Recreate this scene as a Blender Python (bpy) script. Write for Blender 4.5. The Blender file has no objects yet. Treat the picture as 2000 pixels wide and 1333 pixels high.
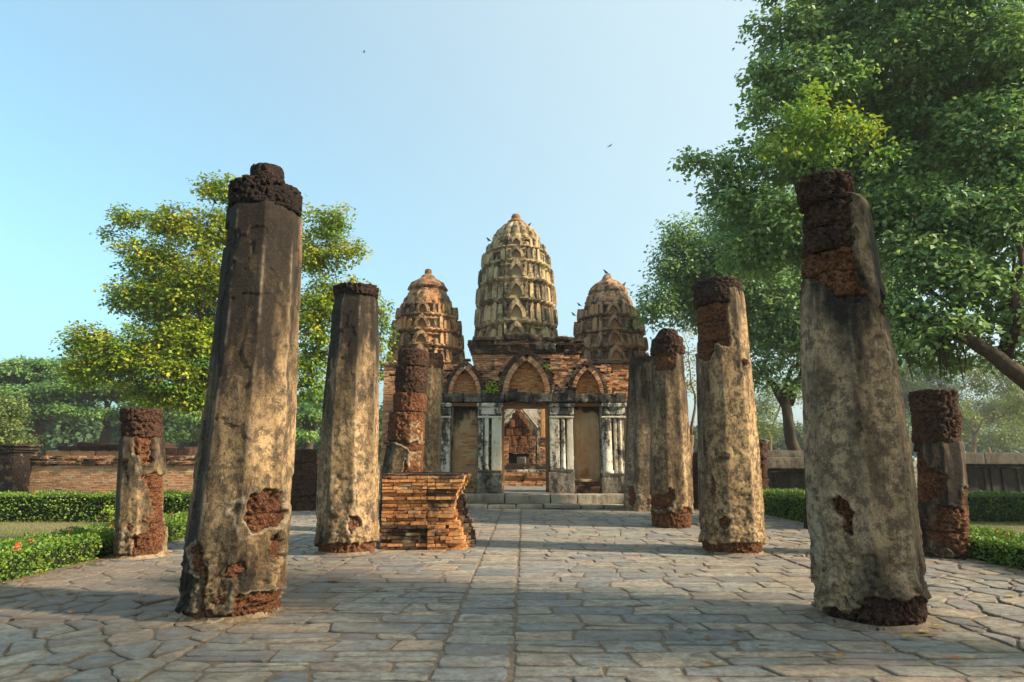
import bpy, math, random
import numpy as np
from mathutils import Vector, noise as mn
R = math.radians
random.seed(7); rng = np.random.default_rng(7)
S = bpy.context.scene
C = S.collection

# ------------------------------------------------------------------ camera, sky, sun, exposure
FPX, PITCH, EYE = 1200.0, R(10.9), 1.6
cam = bpy.data.objects.new('camera', bpy.data.cameras.new('camera')); C.objects.link(cam)
cam.data.sensor_width = 36; cam.data.lens = FPX / 2000 * 36
cam.data.clip_end = 2000
cam.location = (0, 0, EYE); cam.rotation_euler = (math.pi / 2 + PITCH, 0, 0)
S.camera = cam
SUN_EL, SUN_AZ = R(29), R(104)          # azimuth clockwise from +Y: from the right, a little behind the camera
w = bpy.data.worlds.new('World'); S.world = w; w.use_nodes = True
nt = w.node_tree; bg = nt.nodes['Background']
sky = nt.nodes.new('ShaderNodeTexSky'); sky.sky_type = 'NISHITA'; sky.sun_disc = False
sky.sun_elevation = SUN_EL; sky.sun_rotation = SUN_AZ
sky.air_density = 1.0; sky.dust_density = 5.5; sky.ozone_density = 2.2; sky.altitude = 0
mul = nt.nodes.new('ShaderNodeMix'); mul.data_type = 'RGBA'; mul.blend_type = 'MULTIPLY'; mul.inputs[0].default_value = 1
mul.inputs[7].default_value = (0.66, 0.95, 0.84, 1)                 # the hazy dry-season air is a little greener than the model's
nt.links.new(sky.outputs[0], mul.inputs[6])
# dry-season haze: the whole sky pales smoothly towards the sun's side
tc = nt.nodes.new('ShaderNodeTexCoord'); dt = nt.nodes.new('ShaderNodeVectorMath'); dt.operation = 'DOT_PRODUCT'
nt.links.new(tc.outputs['Generated'], dt.inputs[0]); dt.inputs[1].default_value = (math.sin(SUN_AZ) * math.cos(SUN_EL), math.cos(SUN_AZ) * math.cos(SUN_EL), math.sin(SUN_EL))
mr = nt.nodes.new('ShaderNodeMapRange'); mr.interpolation_type = 'SMOOTHSTEP'; nt.links.new(dt.outputs['Value'], mr.inputs[0])
mr.inputs[1].default_value = -.75; mr.inputs[2].default_value = .75; mr.inputs[3].default_value = .12; mr.inputs[4].default_value = .88
hz = nt.nodes.new('ShaderNodeMix'); hz.data_type = 'RGBA'; nt.links.new(mr.outputs[0], hz.inputs[0]); nt.links.new(mul.outputs[2], hz.inputs[6]); hz.inputs[7].default_value = (1.72, 2.05, 2.15, 1)
nt.links.new(hz.outputs[2], bg.inputs[0]); bg.inputs[1].default_value = 0.15
sd = bpy.data.lights.new('sun', 'SUN'); sd.energy = 3.5; sd.angle = R(3.0); sd.color = (1.0, 0.83, 0.62)
sun = bpy.data.objects.new('sun', sd); C.objects.link(sun)
_d = Vector((math.sin(SUN_AZ) * math.cos(SUN_EL), math.cos(SUN_AZ) * math.cos(SUN_EL), math.sin(SUN_EL)))
sun.rotation_euler = _d.to_track_quat('Z', 'Y').to_euler(); sun.location = _d * 60
S.view_settings.view_transform = 'Standard'; S.view_settings.look = 'None'
S.view_settings.gamma = 1; S.view_settings.use_curve_mapping = False
S.view_settings.exposure = 1.58
S.render.engine = 'CYCLES'
S.cycles.max_bounces = 6; S.cycles.transparent_max_bounces = 4; S.cycles.use_denoising = True

# ------------------------------------------------------------------ surveying: where a sight line meets a given distance / the ground
CT, ST = math.cos(PITCH), math.sin(PITCH)
def at(px, py, D):
    u, v = px - 1000, py - 666.5
    Y = FPX * CT + v * ST; Z = FPX * ST - v * CT
    return Vector((u * D / Y, D, EYE + Z * D / Y))
def X_(px, py, D): return at(px, py, D).x
def Z_(py, D): return at(1000, py, D).z
def gnd(px, py):
    u, v = px - 1000, py - 666.5
    Y = FPX * CT + v * ST; Z = FPX * ST - v * CT
    return Vector((-EYE * u / Z, -EYE * Y / Z, 0))
def proj(P):
    x, y, z = P[:, 0], P[:, 1], P[:, 2] - EYE
    f = y * CT + z * ST; up = -y * ST + z * CT
    return 1000 + FPX * x / f, 666.5 - FPX * up / f

# ------------------------------------------------------------------ noise
def _h(ix, iy, iz, s):
    n = (ix.astype(np.int64) * 374761393 + iy.astype(np.int64) * 668265263 + iz.astype(np.int64) * 2147483647 + s * 974634777) & 0xffffffff
    n = ((n ^ (n >> 13)) * 1274126177) & 0xffffffff
    n = ((n ^ (n >> 16)) * 2246822519) & 0xffffffff
    return ((n ^ (n >> 15)) & 0xffff) / 65535.0
def vn(P, sc=1.0, s=0):
    P = np.asarray(P, float) * sc
    I = np.floor(P); F = P - I; F = F * F * (3 - 2 * F); I = I.astype(np.int64)
    r = 0
    for a in (0, 1):
        for b in (0, 1):
            for c in (0, 1):
                wgt = (F[:, 0] if a else 1 - F[:, 0]) * (F[:, 1] if b else 1 - F[:, 1]) * (F[:, 2] if c else 1 - F[:, 2])
                r = r + wgt * _h(I[:, 0] + a, I[:, 1] + b, I[:, 2] + c, s)
    return r
def fbm(P, sc=1.0, o=4, s=0, g=.5):
    r, a, t = 0, 1, 0
    for k in range(o):
        r = r + a * vn(P, sc * 2 ** k, s + k * 17); t += a; a *= g
    return r / t
def sstep(a, b, x):
    t = np.clip((x - a) / (b - a), 0, 1); return t * t * (3 - 2 * t)

# ------------------------------------------------------------------ object helpers
def tag(o, label=None, cat=None, group=None, kind=None):
    if label: o['label'] = label
    if cat: o['category'] = cat
    if group: o['group'] = group
    if kind: o['kind'] = kind
    return o
def thing(name, loc, label, cat, group=None):
    o = bpy.data.objects.new(name, None); o.empty_display_size = .2; C.objects.link(o)
    o.location = loc; return tag(o, label, cat, group)
def wloc(o):
    p = Vector((0, 0, 0))
    while o is not None: p += o.location; o = o.parent
    return p
def mk(name, V, F, mat, parent=None, attrs=None, smooth=False, loc=None):
    """one mesh object from world coordinates; loc = world position of its origin"""
    V = np.asarray(V, float)
    base = wloc(parent) if parent is not None else Vector((0, 0, 0))
    org = Vector(loc) if loc is not None else base
    me = bpy.data.meshes.new(name)
    V = V - np.array(org)
    if isinstance(F, np.ndarray):
        k = F.shape[1]; n = len(F)
        me.vertices.add(len(V)); me.vertices.foreach_set('co', V.astype(np.float32).ravel())
        me.loops.add(n * k); me.loops.foreach_set('vertex_index', F.astype(np.int32).ravel())
        me.polygons.add(n)
        me.polygons.foreach_set('loop_start', np.arange(0, n * k, k, dtype=np.int32))
        me.polygons.foreach_set('loop_total', np.full(n, k, dtype=np.int32))
        me.update(calc_edges=True)
    else:
        me.from_pydata([tuple(v) for v in V], [], F); me.update()
    for an, av in (attrs or {}).items():
        a = me.attributes.new(an, 'FLOAT', 'POINT'); a.data.foreach_set('value', np.broadcast_to(np.asarray(av, np.float32), (len(V),)).copy())
    if smooth: me.polygons.foreach_set('use_smooth', np.ones(len(me.polygons), bool))
    me.materials.append(mat)
    o = bpy.data.objects.new(name, me); C.objects.link(o)
    if parent is not None: o.parent = parent
    o.location = org - base
    return o
class MB:
    """collects small solids; each piece stays apart until it is linked singly or joined"""
    def __init__(s): s.p = []
    def add(s, V, F, **at_): s.p.append((np.asarray(V, float), F, at_)); return s
    def join(s, name, mat, parent=None, smooth=False, loc=None, idx=None):
        ps = s.p if idx is None else [s.p[i] for i in idx]
        if not ps: return None
        V = np.concatenate([p[0] for p in ps]); F = []; k = 0; keys = set()
        for p in ps: keys |= set(p[2])
        A = {q: np.concatenate([np.broadcast_to(np.asarray(p[2].get(q, 0.5), float), (len(p[0]),)) for p in ps]) for q in keys}
        for p in ps: F += [tuple(i + k for i in f) for f in p[1]]; k += len(p[0])
        return mk(name, V, F, mat, parent, A, smooth, loc)
    def pieces(s, name, many, mat, parent, limit=300, key=None, smooth=False):
        """the `limit` pieces that show largest as parts, the rest joined as one part"""
        n = len(s.p); order = list(range(n))
        if n > limit: order.sort(key=key or (lambda i: s.p[i][0][:, 1].mean()))
        for i in order[:limit]:
            V, F, A = s.p[i]; mk(name, V, F, mat, parent, A, smooth, loc=Vector(V.mean(axis=0)))
        if n > limit:
            r = s.join(many, mat, parent, smooth, idx=order[limit:]); r['kind'] = 'stuff'
BOXF = [(0, 3, 2, 1), (4, 5, 6, 7), (0, 1, 5, 4), (1, 2, 6, 5), (2, 3, 7, 6), (3, 0, 4, 7)]
def box(x0, x1, y0, y1, z0, z1, j=0, rz=0, tilt=0):
    V = np.array([(x0, y0, z0), (x1, y0, z0), (x1, y1, z0), (x0, y1, z0), (x0, y0, z1), (x1, y0, z1), (x1, y1, z1), (x0, y1, z1)], float)
    if j: V += rng.uniform(-j, j, V.shape)
    if rz or tilt:
        c = V.mean(axis=0); V -= c
        if tilt: V[:, 2] += V[:, 0] * tilt
        V = V @ np.array([[math.cos(rz), math.sin(rz), 0], [-math.sin(rz), math.cos(rz), 0], [0, 0, 1]]); V += c
    return V, BOXF
def grid_faces(nu, nv, closed=True):
    i = np.arange(nu if closed else nu - 1); j = np.arange(nv - 1)
    I, J = np.meshgrid(i, j); I = I.ravel(); J = J.ravel(); I2 = (I + 1) % nu
    return np.stack([J * nu + I, J * nu + I2, (J + 1) * nu + I2, (J + 1) * nu + I], 1)
def roughbox(name, x0, x1, y0, y1, z0, z1, mat, parent, amp=.02, sc=3, res=.06, attrs=None, seed=0, chip=0, smooth=True):
    """box whose faces are a fine grid worn by noise: stone blocks, ledges, steps"""
    sz = np.array([x1 - x0, y1 - y0, z1 - z0]); n = np.maximum(2, np.minimum(160, np.ceil(sz / res).astype(int)))
    Vs, Fs, k = [], [], 0
    for ax in range(3):
        u, v = [a for a in range(3) if a != ax]
        for side in (0, 1):
            U, W = np.meshgrid(np.linspace(0, 1, n[u] + 1), np.linspace(0, 1, n[v] + 1))
            P = np.zeros((U.size, 3)); P[:, u] = U.ravel(); P[:, v] = W.ravel(); P[:, ax] = side
            f = grid_faces(n[u] + 1, n[v] + 1, False)
            if (side == 0) != (ax == 1): f = f[:, ::-1]
            Vs.append(P); Fs.append(f + k); k += len(P)
    V = np.concatenate(Vs); F = np.concatenate(Fs)
    c = (V - .5) * sz; ctr = np.array([x0, y0, z0]) + sz / 2
    P = c + ctr
    # round the edges a little
    e = np.sort(np.abs(c) - sz / 2 + .03, axis=1)
    rnd = np.clip(e[:, 1], 0, None)
    dirn = c / (np.linalg.norm(c / sz, axis=1)[:, None] * sz.max() + 1e-9)
    nv_ = fbm(P, sc, 4, seed) - .5
    d = nv_ * amp * 2 - rnd * .35
    if chip: d = d - chip * sstep(.58, .66, fbm(P, 1.7, 3, seed + 5))
    nrm = np.sign(c) * (np.abs(c) > sz / 2 - 1e-6); nl = np.linalg.norm(nrm, axis=1)[:, None]; nl[nl == 0] = 1
    P = P + nrm / nl * d[:, None]
    A = {'tint': fbm(P, .8, 2, seed + 3)}; A.update(attrs or {})
    return mk(name, P, F, mat, parent, A, smooth)
def tube(pts, rad, n=8):
    pts = [Vector(p) for p in pts]; V, F = [], []
    up0 = Vector((.13, .2, 1)).normalized()
    for i, p in enumerate(pts):
        t = (pts[min(i + 1, len(pts) - 1)] - pts[max(i - 1, 0)]).normalized()
        a = t.cross(up0 if abs(t.dot(up0)) < .95 else Vector((1, 0, 0))).normalized(); b = t.cross(a)
        for k in range(n):
            th = 2 * math.pi * k / n
            V.append(p + (a * math.cos(th) + b * math.sin(th)) * rad[i])
    for i in range(len(pts) - 1):
        for k in range(n): F.append((i * n + k, i * n + (k + 1) % n, (i + 1) * n + (k + 1) % n, (i + 1) * n + k))
    F.append(tuple(range(n))[::-1]); F.append(tuple((len(pts) - 1) * n + k for k in range(n)))
    return np.array([tuple(v) for v in V]), F
def lathe(cx, cy, prof, n=24, squash=1):
    V, F = [], []
    for z, r in prof:
        for k in range(n): V.append((cx + r * math.cos(2 * math.pi * k / n), cy + squash * r * math.sin(2 * math.pi * k / n), z))
    for i in range(len(prof) - 1):
        for k in range(n): F.append((i * n + k, i * n + (k + 1) % n, (i + 1) * n + (k + 1) % n, (i + 1) * n + k))
    F.append(tuple(range(n))[::-1]); F.append(tuple((len(prof) - 1) * n + k for k in range(n)))
    return np.array(V), F

# ------------------------------------------------------------------ materials
class N:
    def __init__(s, name, rough=.9):
        s.m = bpy.data.materials.new(name); s.m.use_nodes = True; s.t = s.m.node_tree
        s.b = s.t.nodes['Principled BSDF']; s.b.inputs['Roughness'].default_value = rough
        s.b.inputs['Specular IOR Level'].default_value = .25
        s.pos = s.t.nodes.new('ShaderNodeNewGeometry').outputs['Position']
    def l(s, a, b): s.t.links.new(a, b)
    def put(s, inp, v):
        if hasattr(v, 'is_output'): s.l(v, inp)
        else: inp.default_value = v
    def vec(s, sc):
        n = s.t.nodes.new('ShaderNodeMapping'); n.inputs['Scale'].default_value = sc; s.l(s.pos, n.inputs[0]); return n.outputs[0]
    def noise(s, sc, det=4, ro=.6, vec=None, dist=0):
        n = s.t.nodes.new('ShaderNodeTexNoise'); n.inputs['Scale'].default_value = sc; n.inputs['Detail'].default_value = det
        n.inputs['Roughness'].default_value = ro; n.inputs['Distortion'].default_value = dist; s.l(vec or s.pos, n.inputs['Vector']); return n.outputs[0]
    def vor(s, sc, feat='F1', vec=None):
        n = s.t.nodes.new('ShaderNodeTexVoronoi'); n.feature = feat; n.inputs['Scale'].default_value = sc; s.l(vec or s.pos, n.inputs['Vector']); return n.outputs['Distance']
    def attr(s, a):
        n = s.t.nodes.new('ShaderNodeAttribute'); n.attribute_name = a; return n.outputs['Fac']
    def ramp(s, f, *st):
        n = s.t.nodes.new('ShaderNodeValToRGB'); s.l(f, n.inputs[0]); e = n.color_ramp.elements
        while len(e) < len(st): e.new(.5)
        for i, (p, c) in enumerate(st):
            e[i].position = p; e[i].color = (c, c, c, 1) if isinstance(c, (int, float)) else (*c, 1)
        return n.outputs[0]
    def mix(s, f, a, b, mode='MIX'):
        n = s.t.nodes.new('ShaderNodeMix'); n.data_type = 'RGBA'; n.blend_type = mode
        s.put(n.inputs[0], f)
        for i, v in ((6, a), (7, b)): s.put(n.inputs[i], v if hasattr(v, 'is_output') else (*v, 1))
        return n.outputs[2]
    def math(s, op, a, b=0.0, clamp=False):
        n = s.t.nodes.new('ShaderNodeMath'); n.operation = op; n.use_clamp = clamp; s.put(n.inputs[0], a); s.put(n.inputs[1], b); return n.outputs[0]
    def bump(s, h, dist=.02, st=1.0, prev=None):
        n = s.t.nodes.new('ShaderNodeBump'); n.inputs['Distance'].default_value = dist; n.inputs['Strength'].default_value = st
        s.l(h, n.inputs['Height'])
        if prev: s.l(prev, n.inputs['Normal'])
        return n.outputs[0]
    def end(s, col, nrm=None):
        s.put(s.b.inputs['Base Color'], col if hasattr(col, 'is_output') else (*col, 1))
        if nrm: s.l(nrm, s.b.inputs['Normal'])
        return s.m
M = {}
def m_plaster(name, pale, mid, dark, gold=(.34, .19, .07), blot=.9):
    n = N(name, .92)
    big = n.noise(1.3, 5, .62); fine = n.noise(9, 6, .7); grit = n.noise(60, 3, .7)
    streak = n.noise(3.2, 5, .65, n.vec((1, 1, .22)))
    c = n.mix(n.ramp(big, (.35, 0), (.62, 1)), mid, pale)
    c = n.mix(n.math('MULTIPLY', n.ramp(streak, (.5, 0), (.66, 1)), .4), c, gold)
    c = n.mix(n.ramp(fine, (.42, .8), (.55, 0)), c, dark)
    c = n.mix(n.math('MULTIPLY', n.ramp(n.noise(4, 8, .78, n.vec((1, 1, .5))), (.52, 0), (.59, 1)), blot), c, dark)
    c = n.mix(n.math('MULTIPLY', n.ramp(n.noise(15, 6, .8, n.vec((1, 1, .5))), (.53, 0), (.60, 1)), .75), c, dark)
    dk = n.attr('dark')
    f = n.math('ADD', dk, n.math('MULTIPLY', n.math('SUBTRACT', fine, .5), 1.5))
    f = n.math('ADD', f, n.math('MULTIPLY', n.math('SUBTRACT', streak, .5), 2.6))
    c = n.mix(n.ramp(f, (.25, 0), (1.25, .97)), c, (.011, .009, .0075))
    c = n.mix(n.math('MULTIPLY', n.ramp(n.noise(34, 5, .8), (.57, 0), (.68, .7)), n.ramp(f, (.2, .8), (.8, .12))), c, [min(1, v * 1.35) for v in pale])
    wv = n.t.nodes.new('ShaderNodeVectorMath'); wv.operation = 'ADD'
    wn = n.t.nodes.new('ShaderNodeTexNoise'); wn.inputs['Scale'].default_value = 6; wn.inputs['Detail'].default_value = 4; n.l(n.pos, wn.inputs['Vector'])
    ws = n.t.nodes.new('ShaderNodeVectorMath'); ws.operation = 'SCALE'; ws.inputs['Scale'].default_value = .22; n.l(wn.outputs['Color'], ws.inputs[0])
    n.l(n.pos, wv.inputs[0]); n.l(ws.outputs[0], wv.inputs[1])
    cr = n.ramp(n.vor(4.2, 'DISTANCE_TO_EDGE', wv.outputs[0]), (0, 1), (.03, 0))
    cr = n.math('MULTIPLY', cr, n.ramp(n.noise(1.8, 3), (.5, 0), (.58, 1)))
    c = n.mix(n.math('MULTIPLY', cr, .85), c, (.02, .016, .013))
    rim = n.attr('rim')
    c = n.mix(n.math('MULTIPLY', rim, n.ramp(fine, (.38, .1), (.58, .85))), c, (.34, .27, .19))
    c = n.mix(n.math('MULTIPLY', n.ramp(grit, (.56, 0), (.66, 1)), .6), c, (.03, .024, .018))
    b = n.bump(fine, .010, .7); b = n.bump(n.noise(26, 4, .7), .007, .8, b); b = n.bump(grit, .008, 1, b); b = n.bump(cr, .012, 1, b) if False else b
    return n.end(c, b)
def m_laterite(name, a, b_, dark=(.012, .008, .006), top=None):
    n = N(name, .95)
    big = n.noise(2.5, 4); v = n.vor(42); f = n.noise(38, 5, .75)
    c = n.mix(n.ramp(big, (.35, 0), (.65, 1)), a, b_)
    c = n.mix(n.ramp(f, (.40, 1), (.50, 0)), c, dark)
    c = n.mix(n.ramp(n.noise(75, 2), (.62, 0), (.7, 1)), c, [min(1, x * 2.1) for x in b_])
    dk = n.math('ADD', n.attr('dark'), n.math('MULTIPLY', n.math('SUBTRACT', n.noise(6, 5), .5), 1.4))
    c = n.mix(n.ramp(dk, (.35, 0), (.9, .88)), c, (.016, .013, .012))
    b = n.bump(v, .03, .9); b = n.bump(f, .025, 1, b)
    return n.end(c, b)
def m_brick(name, a, b_, c_, grime=(.022, .018, .016), g=(.5, .62), moss=0, gs=.9):
    n = N(name, .93)
    t = n.attr('tint')
    c = n.ramp(t, (0, b_), (.35, a), (.7, a), (1, c_))
    f = n.noise(22, 5, .7)
    c = n.mix(n.math('MULTIPLY', n.ramp(f, (.35, 1), (.55, 0)), .6), c, [x * .4 for x in b_])
    gn = n.math('ADD', n.math('MULTIPLY', n.noise(1.1, 6, .68), .75), n.math('MULTIPLY', n.noise(9, 4, .7), .25))
    gn = n.math('ADD', gn, n.math('MULTIPLY', n.math('SUBTRACT', n.attr('dark'), .5), .5))
    c = n.mix(n.math('MULTIPLY', n.ramp(gn, (g[0], 0), (g[1], 1)), gs), c, grime)
    c = n.mix(n.math('MULTIPLY', n.ramp(n.noise(3.2, 5), (.56, 0), (.66, 1)), .5), c, (.36, .27, .17))
    b = n.bump(f, .02, .8); b = n.bump(n.noise(70, 3), .006, .8, b)
    return n.end(c, b)
def m_stucco(name, a, b_, dark, amt=(.5, .6), warm=(.40, .24, .08)):
    n = N(name, .9)
    big = n.noise(.9, 5, .6); f = n.noise(7, 6, .72); st = n.noise(2.4, 6, .7, n.vec((1, 1, .3)))
    c = n.mix(n.ramp(big, (.38, 0), (.6, 1)), a, b_)
    c = n.mix(n.math('MULTIPLY', n.ramp(st, (.52, 0), (.62, 1)), .5), c, warm)
    d = n.math('ADD', n.math('MULTIPLY', st, .6), n.math('MULTIPLY', f, .4))
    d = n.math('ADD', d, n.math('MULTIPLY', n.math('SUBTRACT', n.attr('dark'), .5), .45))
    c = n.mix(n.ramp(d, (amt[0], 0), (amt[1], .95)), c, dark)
    c = n.mix(n.math('MULTIPLY', n.ramp(n.noise(16, 5, .8), (.56, 0), (.64, 1)), .35), c, [x * 2 for x in dark])
    b = n.bump(f, .05, .8); b = n.bump(n.noise(40, 3), .01, .8, b)
    return n.end(c, b)
M['plaster'] = m_plaster('weathered_plaster', (.46, .31, .16), (.28, .18, .088), (.05, .036, .024))
M['plaster_grey'] = m_plaster('weathered_grey_plaster', (.43, .30, .175), (.32, .215, .12), (.07, .048, .033), gold=(.36, .24, .125), blot=.42)
M['laterite'] = m_laterite('laterite', (.15, .058, .028), (.23, .095, .04))
M['laterite_dark'] = m_laterite('dark_laterite', (.052, .028, .02), (.11, .052, .03))
M['brick_gold'] = m_brick('golden_brick', (.54, .24, .085), (.30, .11, .045), (.64, .36, .15), g=(.53, .63))
M['brick'] = m_brick('temple_brick', (.54, .27, .13), (.34, .14, .07), (.64, .43, .25), g=(.52, .61))
M['brick_wall'] = m_brick('enclosure_brick', (.66, .36, .19), (.46, .22, .11), (.70, .50, .30), g=(.6, .72), gs=.6)
M['brick_dark'] = m_brick('sooty_brick', (.14, .06, .035), (.07, .03, .02), (.26, .13, .07), g=(.44, .58))
M['joint'] = N('brick_joint').end((.10, .065, .04))
M['white'] = m_stucco('lime_stucco', (.64, .59, .48), (.50, .44, .33), (.035, .03, .025), (.485, .56))
M['ledge'] = m_stucco('mossy_ledge_stone', (.22, .18, .13), (.38, .33, .25), (.02, .017, .015), (.38, .55), warm=(.14, .08, .045))
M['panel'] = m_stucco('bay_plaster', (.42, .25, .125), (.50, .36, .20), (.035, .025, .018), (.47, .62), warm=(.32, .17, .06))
M['tower'] = m_stucco('tower_stucco', (.37, .26, .125), (.46, .35, .20), (.05, .04, .03), (.46, .57), warm=(.42, .24, .07))
M['tower_brick'] = m_stucco('tower_brickwork', (.38, .17, .07), (.42, .26, .13), (.05, .037, .026), (.475, .57), warm=(.50, .22, .06))
M['tower_brick_grey'] = m_stucco('tower_brickwork_weathered', (.36, .18, .09), (.40, .27, .16), (.05, .038, .03), (.475, .575), warm=(.46, .23, .10))
M['wood'] = m_stucco('door_wood', (.17, .075, .03), (.24, .12, .05), (.03, .018, .012), (.55, .75))
M['stone_wall'] = m_stucco('grey_wall_stone', (.12, .105, .085), (.18, .15, .11), (.02, .018, .017), (.42, .60), warm=(.16, .10, .06))
M['stone_dark'] = m_stucco('blackened_wall_stone', (.05, .045, .04), (.09, .075, .06), (.012, .011, .011), (.40, .60), warm=(.12, .08, .05))
def m_slate():
    n = N('slate', .72); n.b.inputs['Specular IOR Level'].default_value = .35
    t = n.attr('tint')
    c = n.ramp(t, (0, (.15, .175, .20)), (.25, (.245, .26, .25)), (.5, (.34, .325, .265)), (.72, (.42, .355, .26)), (.9, (.45, .34, .235)), (1, (.19, .22, .265)))
    f = n.noise(5, 7, .7, n.vec((1, 1.6, 1)), .6); f2 = n.noise(26, 5, .75)
    c = n.mix(n.ramp(f, (.34, .75), (.54, 0)), c, (.06, .062, .06)); c = n.mix(n.ramp(n.noise(11, 7, .8), (.40, .6), (.55, 0)), c, (.10, .09, .075))
    c = n.mix(n.math('MULTIPLY', n.ramp(n.noise(.45, 4), (.46, 0), (.62, 1)), n.ramp(f2, (.4, .15), (.6, .6))), c, (.24, .185, .13))
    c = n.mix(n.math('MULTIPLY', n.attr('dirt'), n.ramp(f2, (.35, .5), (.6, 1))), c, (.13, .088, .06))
    c = n.mix(n.math('MULTIPLY', n.ramp(f2, (.57, 0), (.66, 1)), .35), c, (.33, .30, .25))
    b = n.bump(f, .022, 1); b = n.bump(n.noise(11, 7, .8), .010, 1, b); b = n.bump(f2, .01, 1, b)
    return n.end(c, b)
M['slate'] = m_slate()
def m_dirt():
    n = N('joint_sand', .97); f = n.noise(14, 6, .7)
    c = n.ramp(f, (.3, (.09, .07, .05)), (.7, (.23, .175, .125)))
    return n.end(c, n.bump(f, .02, .8))
M['sand'] = m_dirt()
def m_ground():
    n = N('dry_lawn', .97); a = n.noise(.35, 5); f = n.noise(30, 5, .8)
    c = n.mix(n.ramp(a, (.42, 0), (.62, 1)), (.25, .19, .10), (.11, .13, .04))
    c = n.mix(n.ramp(f, (.4, .5), (.6, 0)), c, (.10, .07, .035))
    return n.end(c, n.bump(f, .05, .8))
M['ground'] = m_ground()
def m_leaf(name, lo, mid, hi, trans=.35):
    n = N(name, .55); t = n.attr('tint'); n.b.inputs['Specular IOR Level'].default_value = .35
    c = n.ramp(t, (0, lo), (.5, mid), (1, hi)); n.put(n.b.inputs['Base Color'], c)
    tr = n.t.nodes.new('ShaderNodeBsdfTranslucent'); n.l(n.mix(1.0, c, (1.0, 1.0, .55), 'MULTIPLY'), tr.inputs[0])
    mx = n.t.nodes.new('ShaderNodeMixShader'); mx.inputs[0].default_value = trans
    n.l(n.b.outputs[0], mx.inputs[1]); n.l(tr.outputs[0], mx.inputs[2]); n.l(mx.outputs[0], n.t.nodes['Material Output'].inputs[0])
    return n.m
M['leaf_right'] = m_leaf('bodhi_leaf', (.09, .20, .085), (.22, .36, .14), (.38, .48, .21), .45)
M['leaf_bright'] = m_leaf('young_bodhi_leaf', (.10, .23, .05), (.24, .38, .06), (.44, .47, .06))
M['leaf_left'] = m_leaf('turning_leaf', (.08, .20, .02), (.26, .36, .025), (.44, .40, .03))
M['leaf_rain'] = m_leaf('rain_tree_leaf', (.05, .13, .035), (.14, .26, .06), (.26, .37, .09))
M['leaf_far'] = m_leaf('far_leaf', (.08, .13, .05), (.15, .21, .06), (.24, .28, .06))
M['leaf_far_green'] = m_leaf('far_green_leaf', (.04, .09, .035), (.08, .14, .05), (.12, .18, .06))
M['leaf_yellow'] = m_leaf('yellow_leaf', (.16, .20, .03), (.28, .26, .03), (.40, .24, .02))
M['leaf_hedge'] = m_leaf('hedge_leaf', (.05, .12, .015), (.13, .23, .025), (.25, .32, .04), .25)
M['flower'] = m_leaf('ixora_flower', (.45, .10, .03), (.55, .14, .05), (.62, .25, .10), .2)
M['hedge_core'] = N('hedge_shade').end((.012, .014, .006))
M['dry_leaf'] = m_leaf('dry_leaf', (.13, .055, .02), (.25, .12, .04), (.38, .30, .08), .15)
def m_bark(name, a, b_):
    n = N(name, .95); f = n.noise(9, 6, .7, n.vec((1, 1, .25)))
    return n.end(n.ramp(f, (.3, a), (.7, b_)), n.bump(f, .06, .9))
M['bark'] = m_bark('bark', (.03, .022, .016), (.09, .065, .045))
M['bark_light'] = m_bark('light_bark', (.09, .06, .035), (.24, .16, .09))
M['black'] = N('black_feathers', .6).end((.012, .012, .014))
M['root'] = m_bark('aerial_root', (.03, .022, .018), (.10, .075, .055))

# ------------------------------------------------------------------ columns
def sdpoly(px, py, poly):
    """signed distance to a polygon, negative inside"""
    n = len(poly); d = np.full(px.shape, 1e9); ins = np.zeros(px.shape, bool)
    for i in range(n):
        ax, ay = poly[i]; bx, by = poly[(i + 1) % n]
        ex, ey = bx - ax, by - ay; wx, wy = px - ax, py - ay
        t = np.clip((wx * ex + wy * ey) / (ex * ex + ey * ey + 1e-9), 0, 1)
        d = np.minimum(d, np.hypot(wx - t * ex, wy - t * ey))
        c = ((ay <= py) & (by > py)) | ((by <= py) & (ay > py))
        xi = ax + (py - ay) / (by - ay + 1e-12) * ex
        ins ^= c & (px < xi)
    return np.where(ins, -d, d)
def octr(th, soft=.55):
    """octagon radius (flat faces along the world axes), corners slightly worn"""
    a = (th + math.pi / 8) % (math.pi / 4) - math.pi / 8
    r = 1 / np.cos(a)
    return 1 + (r - 1) * (1 - .15 * soft)
class Prof:
    def __init__(s, D, sil, oct_=True):
        s.D = D;y = np.array([q[0] for q in sil], float)
        Z = np.array([Z_(q[0], D) for q in sil]); xl = np.array([X_(q[1], q[0], D) for q in sil]); xr = np.array([X_(q[2], q[0], D) for q in sil])
        f = (1.07 if oct_ else 1.0) * math.sqrt(1 + float(np.mean(xl + xr) / 2 / D) ** 2)
        o = np.argsort(Z); s.z = Z[o]; s.cx = ((xl + xr) / 2)[o]; s.r = ((xr - xl) / 2)[o] / f
        if len(sil) > 6:
            s.cx = np.polyval(np.polyfit(s.z, s.cx, 2), s.z) * .75 + s.cx * .25; s.r = np.polyval(np.polyfit(s.z, s.r, 2), s.z) * .75 + s.r * .25
    def __call__(s, z): return np.interp(z, s.z, s.cx), np.interp(z, s.z, s.r)
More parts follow.
